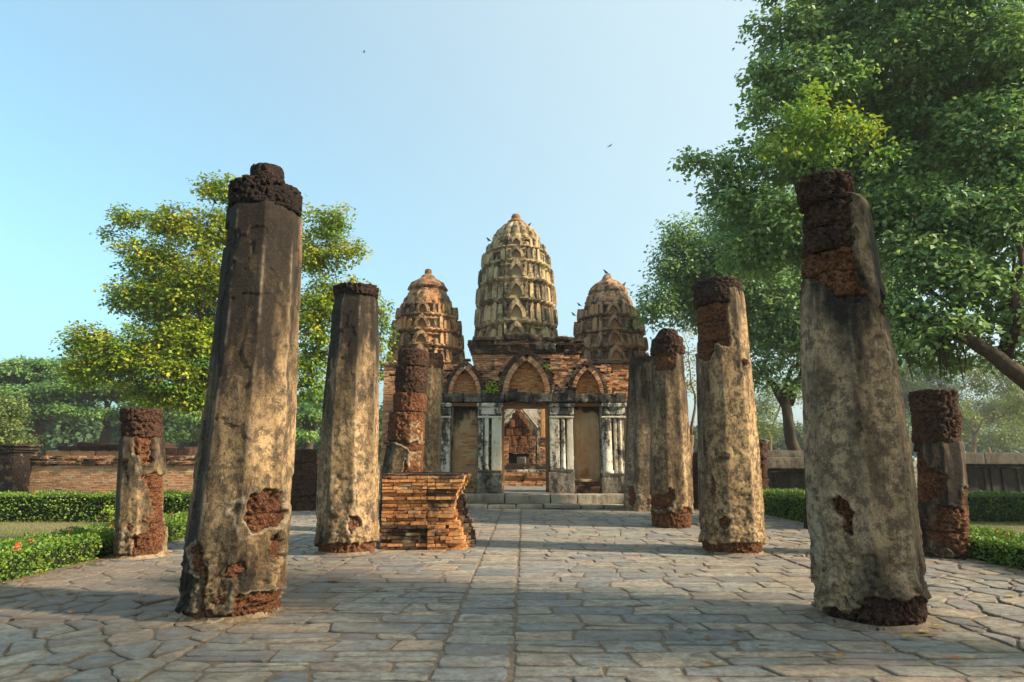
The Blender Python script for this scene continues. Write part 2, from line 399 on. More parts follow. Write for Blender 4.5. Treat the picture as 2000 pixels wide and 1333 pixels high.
def drum(root, pf, y0, y1, mat, sil=None, inset=0, seed=0, amp=.022, dark=0, round_=.6, topnoise=.03, name='laterite_block', label=None, res=None, offy=0):
    """one laterite course: pitted drum with worn rims. y0 = sight row of its top, y1 = of its bottom"""
    D = pf.D; z1, z0 = Z_(y0, D), Z_(y1, D)
    if sil: q = Prof(D, [(y0, sil[0], sil[1]), (y1, sil[2] if len(sil) > 2 else sil[0], sil[3] if len(sil) > 2 else sil[1])], False)
    else: q = pf
    res = res or max(.013, D / 600)
    rm = float(q((z0 + z1) / 2)[1]); nu = int(2 * math.pi * rm / res); nz = max(4, int((z1 - z0) / res)); nc = 6
    th = np.linspace(0, 2 * math.pi, nu, endpoint=False)
    rows, T = [], []
    zs = np.linspace(z0, z1, nz)
    for k in range(nc, 0, -1): rows.append((z0, 1 - k / nc * .97)); 
    for z in zs: rows.append((z, 1.0))
    for k in range(1, nc + 1): rows.append((z1, 1 - k / nc * .97))
    Zr = np.repeat([r[0] for r in rows], nu); K = np.repeat([r[1] for r in rows], nu); TH = np.tile(th, len(rows))
    cx, r = q(Zr)
    rr = (r - inset) * (1 + (octr(TH, 1) - 1) * (1 - round_))
    e = np.minimum(Zr - z0, z1 - Zr); edge = np.exp(-e / .018) * .022 * (K > .99)
    P = np.stack([cx + rr * K * np.cos(TH), D + offy + rr * K * np.sin(TH), Zr], 1)
    big = fbm(P, 3.5, 3, seed) - .5; pit = sstep(.50, .68, fbm(P, 26, 2, seed + 9)); pit2 = sstep(.52, .62, vn(P, 48, seed + 4))
    d = big * .07 * (amp / .022) - amp * 1.6 * pit - amp * .6 * pit2 - edge
    side = (K > .99)
    P[:, 0] += d * np.cos(TH) * K * side; P[:, 1] += d * np.sin(TH) * K * side
    top = (Zr > z1 - 1e-6)
    P[:, 2] += np.where(top, (fbm(P * [1, 1, 0], 4, 4, seed + 2) - .55) * topnoise * 2.4, 0)
    F = grid_faces(nu, len(rows))
    o = mk(name, P, F, mat, root, {'dark': dark + .35 * top}, True)
    if label: o['label'] = label
    return o
def shell(root, pf, y0, y1, mat, expose=(), rims=(), dents=(), holes=(), pale=(), darkf=None, seed=0, back=.5, res=None, name='plaster_shell', ragged=.05, octa=1.25, rough=1.0):
    """the plaster skin of a column: eight worn facets, broken away (its edge has real depth) where the core shows"""
    D = pf.D; z1, z0 = Z_(y0, D), Z_(y1, D)
    res = res or max(.012, D / 640)
    rm = float(pf((z0 + z1) / 2)[1]); nu = int(2 * math.pi * rm / res); nv = int((z1 - z0) / res)
    th = np.linspace(0, 2 * math.pi, nu, endpoint=False)
    TH = np.tile(th, nv); V = np.repeat(np.linspace(0, 1, nv), nu)
    topz = z1 + (fbm(np.stack([np.cos(th), np.sin(th), th * 0 + seed], 1), 2.2, 4, seed) - .55) * ragged * 3
    botz = z0 + (fbm(np.stack([np.cos(th), np.sin(th), th * 0 + seed + 9], 1), 2.6, 4, seed) - .5) * ragged * 1.5
    Zr = botz[np.tile(np.arange(nu), nv)] * (1 - V) + topz[np.tile(np.arange(nu), nv)] * V
    cx, r = pf(Zr)
    oc = 1 + (octr(TH) - 1) * octa
    # normalise so that the silhouette width stays right
    rr = r * oc
    c, s_ = np.cos(TH), np.sin(TH)
    P = np.stack([cx + rr * c, D + rr * s_, Zr], 1)
    px, py = proj(P)
    front = (c * (-cx) + s_ * (-D)) > -.25 * math.hypot(D, 1)
    px += (fbm(P, 7, 4, seed + 3) - .5) * 34 * 7 / D; py += (fbm(P, 7, 4, seed + 5) - .5) * 34 * 7 / D
    k = D / 1200
    sdm = np.full(len(P), 1e3); rim = np.zeros(len(P))
    for i, poly in enumerate(expose):
        q = sdpoly(px, py, poly) * k; sdm = np.minimum(sdm, q)
        if i in rims: rim = np.maximum(rim, sstep(.04, .015, q) * sstep(-.02, 0, q) * (.25 + .75 * sstep(.38, .5, fbm(P, 5, 3, seed + 77))))
    sdm = np.where(front, sdm, 1e3)
    bk = (fbm(P, 1.1, 3, seed + 31) - .5 - back * .24) * -1
    sdm = np.where(~front, np.minimum(sdm, bk * 1.2 + .0), sdm)
    for q_ in pale: rim = np.maximum(rim, .9 * sstep(.01, -.012, sdpoly(px, py, q_) * k) * front)
    rim *= front
    ph_ = np.abs(TH % (math.pi / 4) - math.pi / 8)
    rim = np.maximum(rim, .55 * np.exp(-(ph_ * r / .016) ** 2) * sstep(.42, .62, fbm(P, 4, 4, seed + 61, .6)))
    d = (fbm(P, 1.6, 3, seed + 11) - .5) * .022 * rough + (fbm(P, 9, 4, seed + 13) - .5) * .007 * rough
    # weathered lower foot is rougher
    foot = sstep(.95, .2, Zr)
    d += foot * ((fbm(P, 5, 5, seed + 15, .65) - .5) * .10 - .03 * sstep(.52, .6, fbm(P, 9, 4, seed + 16, .6)) - .012 * sstep(.60, .70, vn(P, 30, seed + 18))) * rough
    # spalled skin: shallow steps where the top coat is lost
    sp = sstep(.55, .57, fbm(P, 2.3, 5, seed + 21, .55)); d -= sp * .012
    # worn arrises
    a = np.abs((TH) % (math.pi / 4) - math.pi / 8)
    ar = np.exp(-(a * r / .035) ** 2); d -= ar * .006 * (fbm(P, 3, 3, seed + 23))
    for (hx, hy, hr, dep) in dents:
        q = np.hypot(px - hx, py - hy); d -= dep * sstep(hr, hr * .55, q) * front
    if len(holes):
        px0, py0 = proj(P)
        for (hx, hy) in holes: d -= .022 * sstep(2.2, 1.0, np.hypot(px0 - hx, py0 - hy)) * front
    d += rim * .006 * sstep(0, .02, sdm)
    d -= sstep(.012, -.012, sdm) * .085 - .012 * sstep(.09, .02, sdm) * (sdm > 0)
    d -= np.exp(-np.abs(V - 1) * nv / 2.5) * .03
    P[:, 0] += d * c; P[:, 1] += d * s_
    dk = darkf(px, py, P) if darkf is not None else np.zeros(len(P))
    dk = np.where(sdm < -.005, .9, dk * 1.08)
    F = grid_faces(nu, nv)
    # fold the rims inwards so the skin has thickness
    for row, base in ((nv - 1, (nv - 1) * nu), (0, 0)):
        ring = P[base:base + nu].copy(); cc = np.array([cx[base:base + nu].mean(), D, 0])
        inn = ring.copy(); inn[:, :2] = cc[:2] + (ring[:, :2] - cc[:2]) * .84
        b0 = len(P); P = np.concatenate([P, inn]); i = np.arange(nu); i2 = (i + 1) % nu
        f = np.stack([base + i, base + i2, b0 + i2, b0 + i], 1)
        F = np.concatenate([F, f if row else f[:, ::-1]]); dk = np.concatenate([dk, np.full(nu, .7)]); rim = np.concatenate([rim, np.zeros(nu)])
    return mk(name, P, F, mat, root, {'dark': dk, 'rim': rim}, True)
def collar(root, x, y, r, mat, seed=0, h=.05, name='mortar_collar', pale=.5):
    n = 64; P, F = [], []
    prof = [(1.0, h + .04), (1.05, h), (1.14, h * .75), (1.24, .004)]
    for k, z in prof:
        for i in range(n):
            th = 2 * math.pi * i / n; q = mn.noise(Vector((math.cos(th) * 1.7 + seed, math.sin(th) * 1.7, k)))
            rr = r * (k + (k - 1) * 1.1 * q + .02 * mn.noise(Vector((math.cos(th) * 6, math.sin(th) * 6, seed + k * 3))))
            P.append((x + rr * math.cos(th), y + rr * math.sin(th), max(.004, z + .012 * q) + .008))
    for j in range(len(prof) - 1):
        for i in range(n): F.append((j * n + i, (j + 1) * n + i, (j + 1) * n + (i + 1) % n, j * n + (i + 1) % n))
    P = np.array(P); return mk(name, P, F, mat, root, {'rim': np.full(len(P), pale), 'dark': np.full(len(P), .25)}, True)
def column(D, sil, label, name='temple_column', cat='column', group='columns of the ruined hall'):
    pf = Prof(D, sil); x = float(np.interp(0, pf.z, pf.cx)); g = thing(name, (x, D, 0), label, cat, group)
    return g, pf
def grad(*st):
    """dark weathering down the height: pairs (sight row, amount)"""
    ys = [s[0] for s in st]; vs = [s[1] for s in st]
    return lambda px, py, P: np.interp(py, ys, vs)
Y_ = lambda D: float(np.interp(0, *zip(*[(Z_(y, D), y) for y in range(1330, 900, -5)])))   # sight row of the ground at distance D

# --- left, nearest
D = 6.95
sil = [(330, 445, 590), (412, 443, 592), (470, 439, 592), (500, 441, 592), (560, 438, 590), (640, 430, 588), (700, 418, 585), (780, 398, 580), (900, 379, 576), (1010, 366, 569), (1060, 360, 560), (1120, 353, 558), (1190, 349, 558), (1250, 347, 559)]
g, pf = column(D, sil, 'tall octagonal column with a narrow dark cap drum, nearest column on the left')
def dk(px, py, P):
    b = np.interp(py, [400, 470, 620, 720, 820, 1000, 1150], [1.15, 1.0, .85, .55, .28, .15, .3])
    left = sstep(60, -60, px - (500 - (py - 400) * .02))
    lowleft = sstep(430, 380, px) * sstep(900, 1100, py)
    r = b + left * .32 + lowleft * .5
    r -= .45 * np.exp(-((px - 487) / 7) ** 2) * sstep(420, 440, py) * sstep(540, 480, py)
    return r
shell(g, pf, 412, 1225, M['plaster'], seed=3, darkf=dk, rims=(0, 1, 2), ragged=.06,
      expose=[[(486, 972), (520, 958), (548, 960), (560, 985), (558, 1015), (545, 1035), (500, 1042), (482, 1020)],
              [(372, 1075), (392, 1060), (398, 1090), (410, 1120), (404, 1150), (402, 1200), (384, 1200), (392, 1150), (370, 1120)],
              [(465, 1165), (560, 1150), (565, 1245), (460, 1245)],
              [(532, 1055), (548, 1045), (552, 1080), (540, 1105), (530, 1095)],
              [(340, 1196), (420, 1200), (600, 1180), (600, 1260), (340, 1260)]],
      pale=[[(436, 985), (450, 975), (478, 972), (478, 985), (450, 990), (444, 1002), (462, 1012), (466, 1040), (500, 1048), (500, 1054), (462, 1052), (456, 1020), (438, 1008)],
            [(384, 1135), (392, 1150), (390, 1185), (384, 1195), (388, 1160)]],
      dents=[(457, 1118, 24, .085), (452, 994, 14, .03), (445, 465, 26, .03)])
for i, (a, b) in enumerate([(948, 1000), (1000, 1052), (1052, 1120), (1120, 1172), (1172, 1236)]):
    drum(g, pf, a, b, M['laterite'], inset=.028, seed=40 + i, dark=.1 if i < 3 else .25)
drum(g, pf, 372, 420, M['laterite_dark'], (444, 592), seed=51, amp=.024, dark=.95, topnoise=.07, round_=.8)
drum(g, pf, 330, 380, M['laterite_dark'], (488, 557, 486, 560), seed=53, amp=.013, dark=.85, round_=1, topnoise=.03, label='narrow dark cap drum')
collar(g, g.location.x, D, float(pf(.06)[1]) * .95, M['plaster_grey'], 1, pale=.15, h=.01)

# --- left, second
D = 11.25
sil = [(560, 652, 740), (590, 656, 741), (610, 648, 742), (650, 644, 742), (690, 647, 742), (730, 639, 741), (790, 631, 741), (860, 625, 740), (960, 619, 740), (1030, 617, 740), (1060, 617, 741), (1110, 617, 741)]
g, pf = column(D, sil, 'grey topped octagonal column with a sunken panel low on its face, second on the left')
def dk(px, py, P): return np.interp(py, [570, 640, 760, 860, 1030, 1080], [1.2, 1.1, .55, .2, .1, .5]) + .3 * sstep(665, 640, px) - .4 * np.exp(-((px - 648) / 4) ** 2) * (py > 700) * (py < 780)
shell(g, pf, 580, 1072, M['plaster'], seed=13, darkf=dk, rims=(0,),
      expose=[[(682, 1008), (700, 1010), (705, 1030), (690, 1042), (680, 1025)], [(600, 1066), (760, 1056), (760, 1110), (600, 1110)], [(628, 1050), (640, 1062), (625, 1080)]],
      pale=[[(648, 930), (652, 925), (652, 1008), (645, 1008)], [(692, 915), (696, 915), (697, 1000), (693, 1000)], [(655, 1030), (668, 1032), (664, 1044), (652, 1040)]],
      dents=[(673, 975, 18, .02), (673, 945, 18, .02), (660, 1000, 14, -.03)])
for i, (a, b) in enumerate([(1000, 1046), (1046, 1094)]): drum(g, pf, a, b, M['laterite'], inset=.025, seed=60 + i, dark=.15)
drum(g, pf, 560, 584, M['laterite_dark'], (653, 741), seed=61, amp=.04, dark=.7, topnoise=.06)
collar(g, g.location.x, D, float(pf(.06)[1]) * .95, M['sand'], 2, h=.01, pale=.0)

# --- left, short and broken
D = 10.75
sil = [(798, 235, 320), (850, 234, 320), (900, 231, 324), (1000, 225, 325), (1060, 221, 328), (1110, 220, 328)]
g, pf = column(D, sil, 'short broken column of bare reddish laterite beside the left hedge', name='broken_column')
shell(g, pf, 852, 1092, M['plaster'], seed=23, darkf=lambda px, py, P: .45 + .35 * sstep(1000, 860, py), rims=(), ragged=.03,
      expose=[[(262, 840), (302, 840), (300, 862), (296, 905), (278, 905), (262, 885)], [(275, 930), (335, 925), (330, 985), (322, 1060), (310, 1090), (258, 1090), (255, 1052), (285, 1040), (300, 1010), (290, 960)],
              [(200, 1085), (340, 1088), (340, 1110), (200, 1110)]],
      pale=[[(232, 1030), (240, 1028), (244, 1060), (236, 1085), (228, 1080), (236, 1050)], [(256, 888), (262, 886), (268, 925), (262, 930)]],
      dents=[(241, 910, 9, .05), (250, 1030, 9, .05)])
for i, (a, b) in enumerate([(852, 902), (902, 960), (960, 1020), (1020, 1100)]): drum(g, pf, a, b, M['laterite'], inset=.02, seed=70 + i, amp=.03, dark=.1, round_=.4)
for i, (a, b) in enumerate([(798, 826), (826, 856)]): drum(g, pf, a, b, M['laterite_dark'], (235, 321), seed=76 + i, amp=.026, dark=.1, round_=.9)
collar(g, g.location.x, D, float(pf(.06)[1]) * .95, M['plaster_grey'], 3, pale=.55, h=.015)

# --- left, leaning, of loose drums, behind the brick altar
D = 14.3
sil = [(685, 778, 838), (760, 770, 835), (860, 757, 829), (925, 745, 823), (1050, 738, 822)]
g, pf = column(D, sil, 'leaning column of bare stacked laterite drums behind the brick altar', name='broken_column')
for i, (a, b, s4) in enumerate([(685, 718, (778, 838, 777, 838)), (718, 770, (773, 837, 771, 835)), (770, 806, (768, 833, 767, 832)), (806, 862, (760, 830, 757, 829)), (862, 1050, (762, 826, 745, 822))]):
    drum(g, pf, a, b, M['laterite_dark'] if i < 2 else M['laterite'], s4, seed=80 + i, amp=.024, dark=.25 if i < 2 else .15, round_=1 if i < 3 else .4)
shell(g, pf, 815, 1045, M['plaster'], seed=33, darkf=lambda px, py, P: .25 + .5 * sstep(800, 770, px), rims=(0, 1), back=2,
      expose=[[(740, 800), (784, 806), (784, 858), (830, 870), (845, 885), (800, 880), (772, 864), (735, 868)], [(790, 900), (800, 915), (850, 905), (850, 960), (780, 960)]],
      pale=[[(784, 806), (790, 816), (825, 818), (825, 814), (800, 810)]])
# --- left, fourth, slender pale one behind the leaning one
D = 18.2
sil = [(690, 806, 866), (720, 806, 866), (800, 802, 862), (925, 796, 860), (1060, 793, 859)]
g, pf = column(D, sil, 'pale plastered column with flat laterite top behind the leaning column')
shell(g, pf, 716, 1010, M['plaster'], seed=37, darkf=grad((700, .4), (760, .15), (1000, .0)), expose=[], back=0)
drum(g, pf, 692, 722, M['laterite_dark'], (806, 867), seed=88, amp=.03, dark=.3)

# --- stump between the first two left columns
D = 20.3
sil = [(878, 566, 621), (1002, 564, 621)]
g, pf = column(D, sil, 'low dark reddish column stump seen between the two front left columns', name='column_stump', cat='column stump', group='column stumps')
for i, (a, b) in enumerate([(878, 905), (905, 938), (938, 970), (970, 1004)]): drum(g, pf, a, b, M['laterite_dark'], seed=90 + i, amp=.03, dark=.05, round_=.4)

# --- right, nearest
D = 6.65
sil = [(350, 1560, 1690), (420, 1560, 1703), (480, 1557, 1707), (560, 1560, 1717), (600, 1562, 1729), (640, 1562, 1738), (700, 1563, 1748), (800, 1565, 1768), (900, 1568, 1781), (1000, 1574, 1793), (1100, 1580, 1806), (1190, 1584, 1817), (1250, 1586, 1820)]
g, pf = column(D, sil, 'thick grey octagonal column with a bare laterite upper third, nearest column on the right')
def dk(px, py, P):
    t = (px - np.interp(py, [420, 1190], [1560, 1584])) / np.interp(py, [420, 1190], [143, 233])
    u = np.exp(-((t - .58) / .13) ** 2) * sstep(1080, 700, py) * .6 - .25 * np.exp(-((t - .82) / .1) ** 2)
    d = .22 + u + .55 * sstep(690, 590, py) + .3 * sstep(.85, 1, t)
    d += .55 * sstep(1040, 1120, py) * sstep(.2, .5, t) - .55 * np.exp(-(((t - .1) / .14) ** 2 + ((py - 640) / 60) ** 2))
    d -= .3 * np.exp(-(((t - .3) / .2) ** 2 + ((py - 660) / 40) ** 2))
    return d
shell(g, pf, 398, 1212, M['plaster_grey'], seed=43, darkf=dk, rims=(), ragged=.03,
      expose=[[(1540, 380), (1668, 380), (1676, 470), (1673, 520), (1695, 570), (1690, 585), (1640, 586), (1615, 568), (1600, 552), (1580, 548), (1560, 566), (1540, 570)],
              [(1622, 974), (1645, 968), (1668, 1000), (1664, 1050), (1650, 1045), (1640, 1010), (1628, 1000)],
              [(1700, 1178), (1830, 1170), (1830, 1260), (1560, 1260), (1560, 1186), (1640, 1200)],
              [(1716, 560), (1735, 590), (1740, 620), (1722, 615)]],
      pale=[[(1578, 945), (1584, 940), (1600, 985), (1604, 1080), (1598, 1110), (1582, 1060)], [(1612, 956), (1628, 958), (1640, 972), (1625, 975)]],
      dents=[(1770, 1110, 16, .03), (1690, 1100, 26, .04)])
for i, (a, b) in enumerate([(966, 1055), (1150, 1200), (1200, 1243)]): drum(g, pf, a, b, M['laterite_dark'] if i else M['laterite'], inset=.02, seed=100 + i, dark=.1, amp=.026)
for i, (a, b) in enumerate([(404, 452), (452, 500), (500, 545), (545, 592)]): drum(g, pf, a, b, M['laterite_dark'] if i in (0, 1) else M['laterite'], inset=.022, seed=104 + i, dark=.12, amp=.028)
drum(g, pf, 352, 406, M['laterite_dark'], (1552, 1668, 1556, 1674), seed=109, amp=.028, dark=.4, round_=.8, topnoise=.045, label='rounded bare top drum')
collar(g, g.location.x, D, float(pf(.06)[1]) * .95, M['sand'], 6, pale=.0, h=.01)

# --- right, second
D = 11.25
sil = [(552, 1353, 1451), (600, 1354, 1456), (700, 1358, 1462), (760, 1360, 1470), (850, 1362, 1481), (950, 1363, 1488), (1050, 1364, 1495), (1100, 1365, 1497)]
g, pf = column(D, sil, 'upright octagonal column with rows of small drilled holes, second on the right')
holes = [(1448 + 7 * i + .07 * (y - 940) + random.uniform(-1, 1), y + random.uniform(-3, 3)) for y in range(940, 1060, 13) for i in range(6) if random.random() < .6]
holes += [(random.uniform(1372, 1420), random.uniform(880, 1040)) for _ in range(55)]
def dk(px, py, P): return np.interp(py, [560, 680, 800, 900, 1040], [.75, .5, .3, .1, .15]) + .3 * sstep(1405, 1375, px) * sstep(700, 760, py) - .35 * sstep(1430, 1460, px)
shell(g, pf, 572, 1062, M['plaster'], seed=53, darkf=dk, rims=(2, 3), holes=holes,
      expose=[[(1340, 560), (1420, 560), (1422, 600), (1424, 680), (1412, 676), (1395, 672), (1386, 705), (1366, 705), (1340, 670)],
              [(1340, 1052), (1400, 1064), (1510, 1060), (1510, 1110), (1340, 1110)],
              [(1388, 932), (1395, 928), (1399, 950), (1395, 966), (1388, 962)], [(1403, 1020), (1414, 1008), (1426, 1016), (1422, 1032), (1408, 1034)], [(1448, 705), (1458, 700), (1460, 722), (1450, 720)]],
      dents=[(1414, 893, 7, .07), (1414, 1022, 13, .05)])
for i, (a, b) in enumerate([(600, 634), (634, 672), (672, 712)]): drum(g, pf, a, b, M['laterite'], inset=.022, seed=120 + i, dark=.2 if i < 2 else 0, amp=.024)
for i, (a, b) in enumerate([(920, 970), (1004, 1040), (1050, 1096)]): drum(g, pf, a, b, M['laterite'], inset=.02, seed=124 + i, dark=.05, amp=.026)
drum(g, pf, 553, 600, M['laterite_dark'], (1353, 1449), seed=128, amp=.02, dark=.6, round_=.9)
collar(g, g.location.x, D, float(pf(.06)[1]) * .95, M['sand'], 7, h=.01)

# --- right, third
D = 15.4
sil = [(643, 1283, 1325), (662, 1271, 1335), (700, 1272, 1336), (760, 1270, 1340), (820, 1269, 1345), (900, 1269, 1350), (980, 1269, 1355), (1045, 1269, 1355)]
g, pf = column(D, sil, 'column with a pointed dark laterite head and raw red foot, third on the right')
shell(g, pf, 690, 1012, M['plaster'], seed=63, darkf=lambda px, py, P: .6 - .5 * sstep(1325, 1340, px) * sstep(800, 900, py) - .2 * sstep(760, 900, py), rims=(0,),
      expose=[[(1262, 968), (1300, 966), (1306, 955), (1316, 955), (1316, 994), (1262, 996)], [(1262, 1002), (1330, 1004), (1335, 990), (1360, 1005), (1360, 1050), (1262, 1050)], [(1276, 690), (1320, 690), (1315, 725), (1282, 722)]])
for i, (a, b) in enumerate([(690, 728), (950, 1000), (1000, 1038)]): drum(g, pf, a, b, M['laterite'], inset=.02, seed=130 + i, dark=.1 if i else .4, amp=.028)
drum(g, pf, 662, 694, M['laterite_dark'], (1270, 1336), seed=134, amp=.045, dark=.2, topnoise=.05)
drum(g, pf, 643, 666, M['laterite_dark'], (1286, 1318, 1274, 1332), seed=135, amp=.04, dark=.2, topnoise=.05, round_=1)
# --- right, fourth
D = 20.2
sil = [(698, 1229, 1283), (760, 1225, 1284), (850, 1221, 1285), (950, 1218, 1286), (1005, 1216, 1287)]
g, pf = column(D, sil, 'grey column with a white streaked foot beside the temple steps')
shell(g, pf, 708, 1000, M['plaster_grey'], seed=67, darkf=grad((700, .8), (800, .5), (950, .25)), rims=(0,),
      expose=[[(1227, 950), (1238, 948), (1240, 975), (1236, 990), (1228, 988)]], pale=[[(1241, 946), (1252, 952), (1254, 985), (1248, 990), (1245, 970), (1240, 985)]])
drum(g, pf, 945, 992, M['laterite'], inset=.02, seed=140, dark=0)
drum(g, pf, 698, 716, M['laterite_dark'], seed=141, amp=.04, dark=.3)

# --- right, short and broken
D = 10.7
sil = [(763, 1775, 1873), (805, 1779, 1876), (860, 1781, 1880), (900, 1783, 1886), (980, 1790, 1893), (1050, 1796, 1899), (1110, 1800, 1903)]
g, pf = column(D, sil, 'short broken column with two stacked laterite drums on top beside the right hedge', name='broken_column')
shell(g, pf, 862, 1096, M['plaster_grey'], seed=73, darkf=lambda px, py, P: .8 + 0 * px, rims=(), ragged=.03, rough=1.8,
      expose=[[(1760, 880), (1795, 880), (1812, 915), (1845, 925), (1850, 960), (1820, 975), (1800, 985), (1760, 985)], [(1830, 990), (1900, 985), (1915, 1010), (1905, 1080), (1870, 1085), (1830, 1060), (1800, 1050), (1800, 1040), (1822, 1030)], [(1880, 955), (1895, 950), (1900, 985), (1882, 990)]],
      dents=[(1868, 1030, 14, .05)])
for i, (a, b) in enumerate([(872, 922), (922, 985), (985, 1036), (1036, 1090)]): drum(g, pf, a, b, M['laterite'], inset=.02, seed=150 + i, amp=.032, dark=.05, round_=.3)
drum(g, pf, 764, 805, M['laterite_dark'], (1773, 1872, 1776, 1870), seed=155, amp=.024, dark=.2, round_=.5, topnoise=.02)
drum(g, pf, 804, 866, M['laterite_dark'], (1780, 1876), seed=156, amp=.024, dark=.1, round_=.5)

for D, sil, lab in [(19.8, [(860, 1448, 1499), (1008, 1448, 1504)], 'blackened column stump just right of the second right column'),
                    (14.8, [(948, 1569, 1625), (1040, 1569, 1628)], 'dark column stump almost hidden behind the nearest right column'),
                    (21.0, [(884, 1350, 1400), (1002, 1350, 1402)], 'dark stump in the gap between second and third right columns')]:
    g, pf = column(D, sil, lab, name='column_stump', cat='column stump', group='column stumps')
    a, b = sil[0][0], sil[1][0]; k = max(2, int((b - a) / 34))
    for i in range(k): drum(g, pf, a + (b - a) * i / k, a + (b - a) * (i + 1) / k, M['laterite_dark'], seed=160 + i + int(D), amp=.035, dark=.35, round_=.3)

# ------------------------------------------------------------------ ground and paving
ground = mk('ground', [(-700, -60, -.02), (700, -60, -.02), (700, 900, -.02), (-700, 900, -.02)], [(0, 1, 2, 3)], M['ground']); ground['kind'] = 'structure'
SL = lambda Y: .019 * (Y - 4)
XL = lambda Y: -6.62 - .02 * (Y - 8); XR = lambda Y: 7.45
paving = mk('paving', [(-6.7, -1, 0), (7.5, -1, 0), (7.5, 22, 0), (-7.2, 22, 0)], [(0, 1, 2, 3)], M['sand']); paving['kind'] = 'structure'
def clip(poly, nx, ny, c):
    out = []
    for i in range(len(poly)):
        a, b = poly[i], poly[(i + 1) % len(poly)]
        da, db = nx * a[0] + ny * a[1] - c, nx * b[0] + ny * b[1] - c
        if da <= 0: out.append(a)
        if (da < 0 < db) or (db < 0 < da):
            t = da / (da - db); out.append((a[0] + t * (b[0] - a[0]), a[1] + t * (b[1] - a[1])))
    return out
def inset(poly, d):
    c = (sum(p[0] for p in poly) / len(poly), sum(p[1] for p in poly) / len(poly)); q = poly
    n = len(poly); ar = sum(poly[i][0] * poly[(i + 1) % n][1] - poly[(i + 1) % n][0] * poly[i][1] for i in range(n))
    if ar < 0: poly = poly[::-1]
    for i in range(n):
        a, b = poly[i], poly[(i + 1) % n]; ex, ey = b[0] - a[0], b[1] - a[1]; L = math.hypot(ex, ey)
        if L < 1e-6: continue
        nx, ny = ey / L, -ex / L
        q = clip(q, nx, ny, nx * a[0] + ny * a[1] - d)
        if len(q) < 3: return []
    return q
def area(p): return abs(sum(p[i][0] * p[(i + 1) % len(p)][1] - p[(i + 1) % len(p)][0] * p[i][1] for i in range(len(p)))) / 2
stones = MB()
def stone(poly, lift=0, tiltk=1.0, gap=.012):
    poly = inset(poly, gap * random.uniform(.7, 1.5))
    if len(poly) < 3 or area(poly) < .012: return
    cx = sum(p[0] for p in poly) / len(poly); cy = sum(p[1] for p in poly) / len(poly)
    if abs(cx) > .9 * cy + 1.2: return
    n = len(poly); ar = sum(poly[i][0] * poly[(i + 1) % n][1] - poly[(i + 1) % n][0] * poly[i][1] for i in range(n))
    if ar < 0: poly = poly[::-1]
    near = cy < 9.5; step = .11 if near else .3; jit = .011 if near else .008
    ring = []
    for i in range(n):
        a, b = poly[i], poly[(i + 1) % n]; L = math.hypot(b[0] - a[0], b[1] - a[1])
        # blunt corner
        k = max(1, int(L / step)); sub = [(t + (.5 if False else 0)) / k for t in range(k)]
        for t in sub:
            t2 = t + (min(.3, .035 / max(L, .05)) if t == 0 else 0)
            x, y = a[0] + (b[0] - a[0]) * t2, a[1] + (b[1] - a[1]) * t2
            ring.append((x + random.uniform(-jit, jit), y + random.uniform(-jit, jit)))
        if L > .08:
            t2 = 1 - min(.3, .035 / L); ring.append((a[0] + (b[0] - a[0]) * t2, a[1] + (b[1] - a[1]) * t2))
    h = random.uniform(.007, .016) + lift; tx, ty = random.gauss(0, .008) * tiltk, random.gauss(0, .008) * tiltk
    m = len(ring); V = []
    for (x, y) in ring: V.append((x, y, -.01))
    for (x, y) in ring: V.append((x, y, max(.004, h - .008 + (x - cx) * tx + (y - cy) * ty)))
    for (x, y) in ring:
        dx, dy = cx - x, cy - y; L = math.hypot(dx, dy) + 1e-6
        V.append((x + dx / L * .014, y + dy / L * .014, max(.008, h + (x - cx) * tx + (y - cy) * ty)))
    F = [(i, (i + 1) % m, m + (i + 1) % m, m + i) for i in range(m)] + [(m + i, m + (i + 1) % m, 2 * m + (i + 1) % m, 2 * m + i) for i in range(m)] + [(2 * m + i, 2 * m + (i + 1) % m, 3 * m) for i in range(m)]
    V.append((cx, cy, h + .002))
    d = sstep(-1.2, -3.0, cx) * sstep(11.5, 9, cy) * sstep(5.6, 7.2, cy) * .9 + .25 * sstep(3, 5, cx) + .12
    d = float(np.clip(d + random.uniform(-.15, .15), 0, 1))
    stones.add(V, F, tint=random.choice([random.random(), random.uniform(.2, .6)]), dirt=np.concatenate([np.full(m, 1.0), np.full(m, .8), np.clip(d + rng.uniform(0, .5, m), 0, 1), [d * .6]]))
Y = 3.7
while Y < 20.6:                                                     # a straight strip one stone wide
    h = random.uniform(.23, .36); a, b = -.62 + SL(Y), -.03 + SL(Y); j = lambda: random.uniform(-.02, .02)
    stone([(a + j(), Y + j()), (b + j(), Y + j()), (b + j() + .004, Y + h + j()), (a + j(), Y + h + j())], gap=.009)
    Y += h
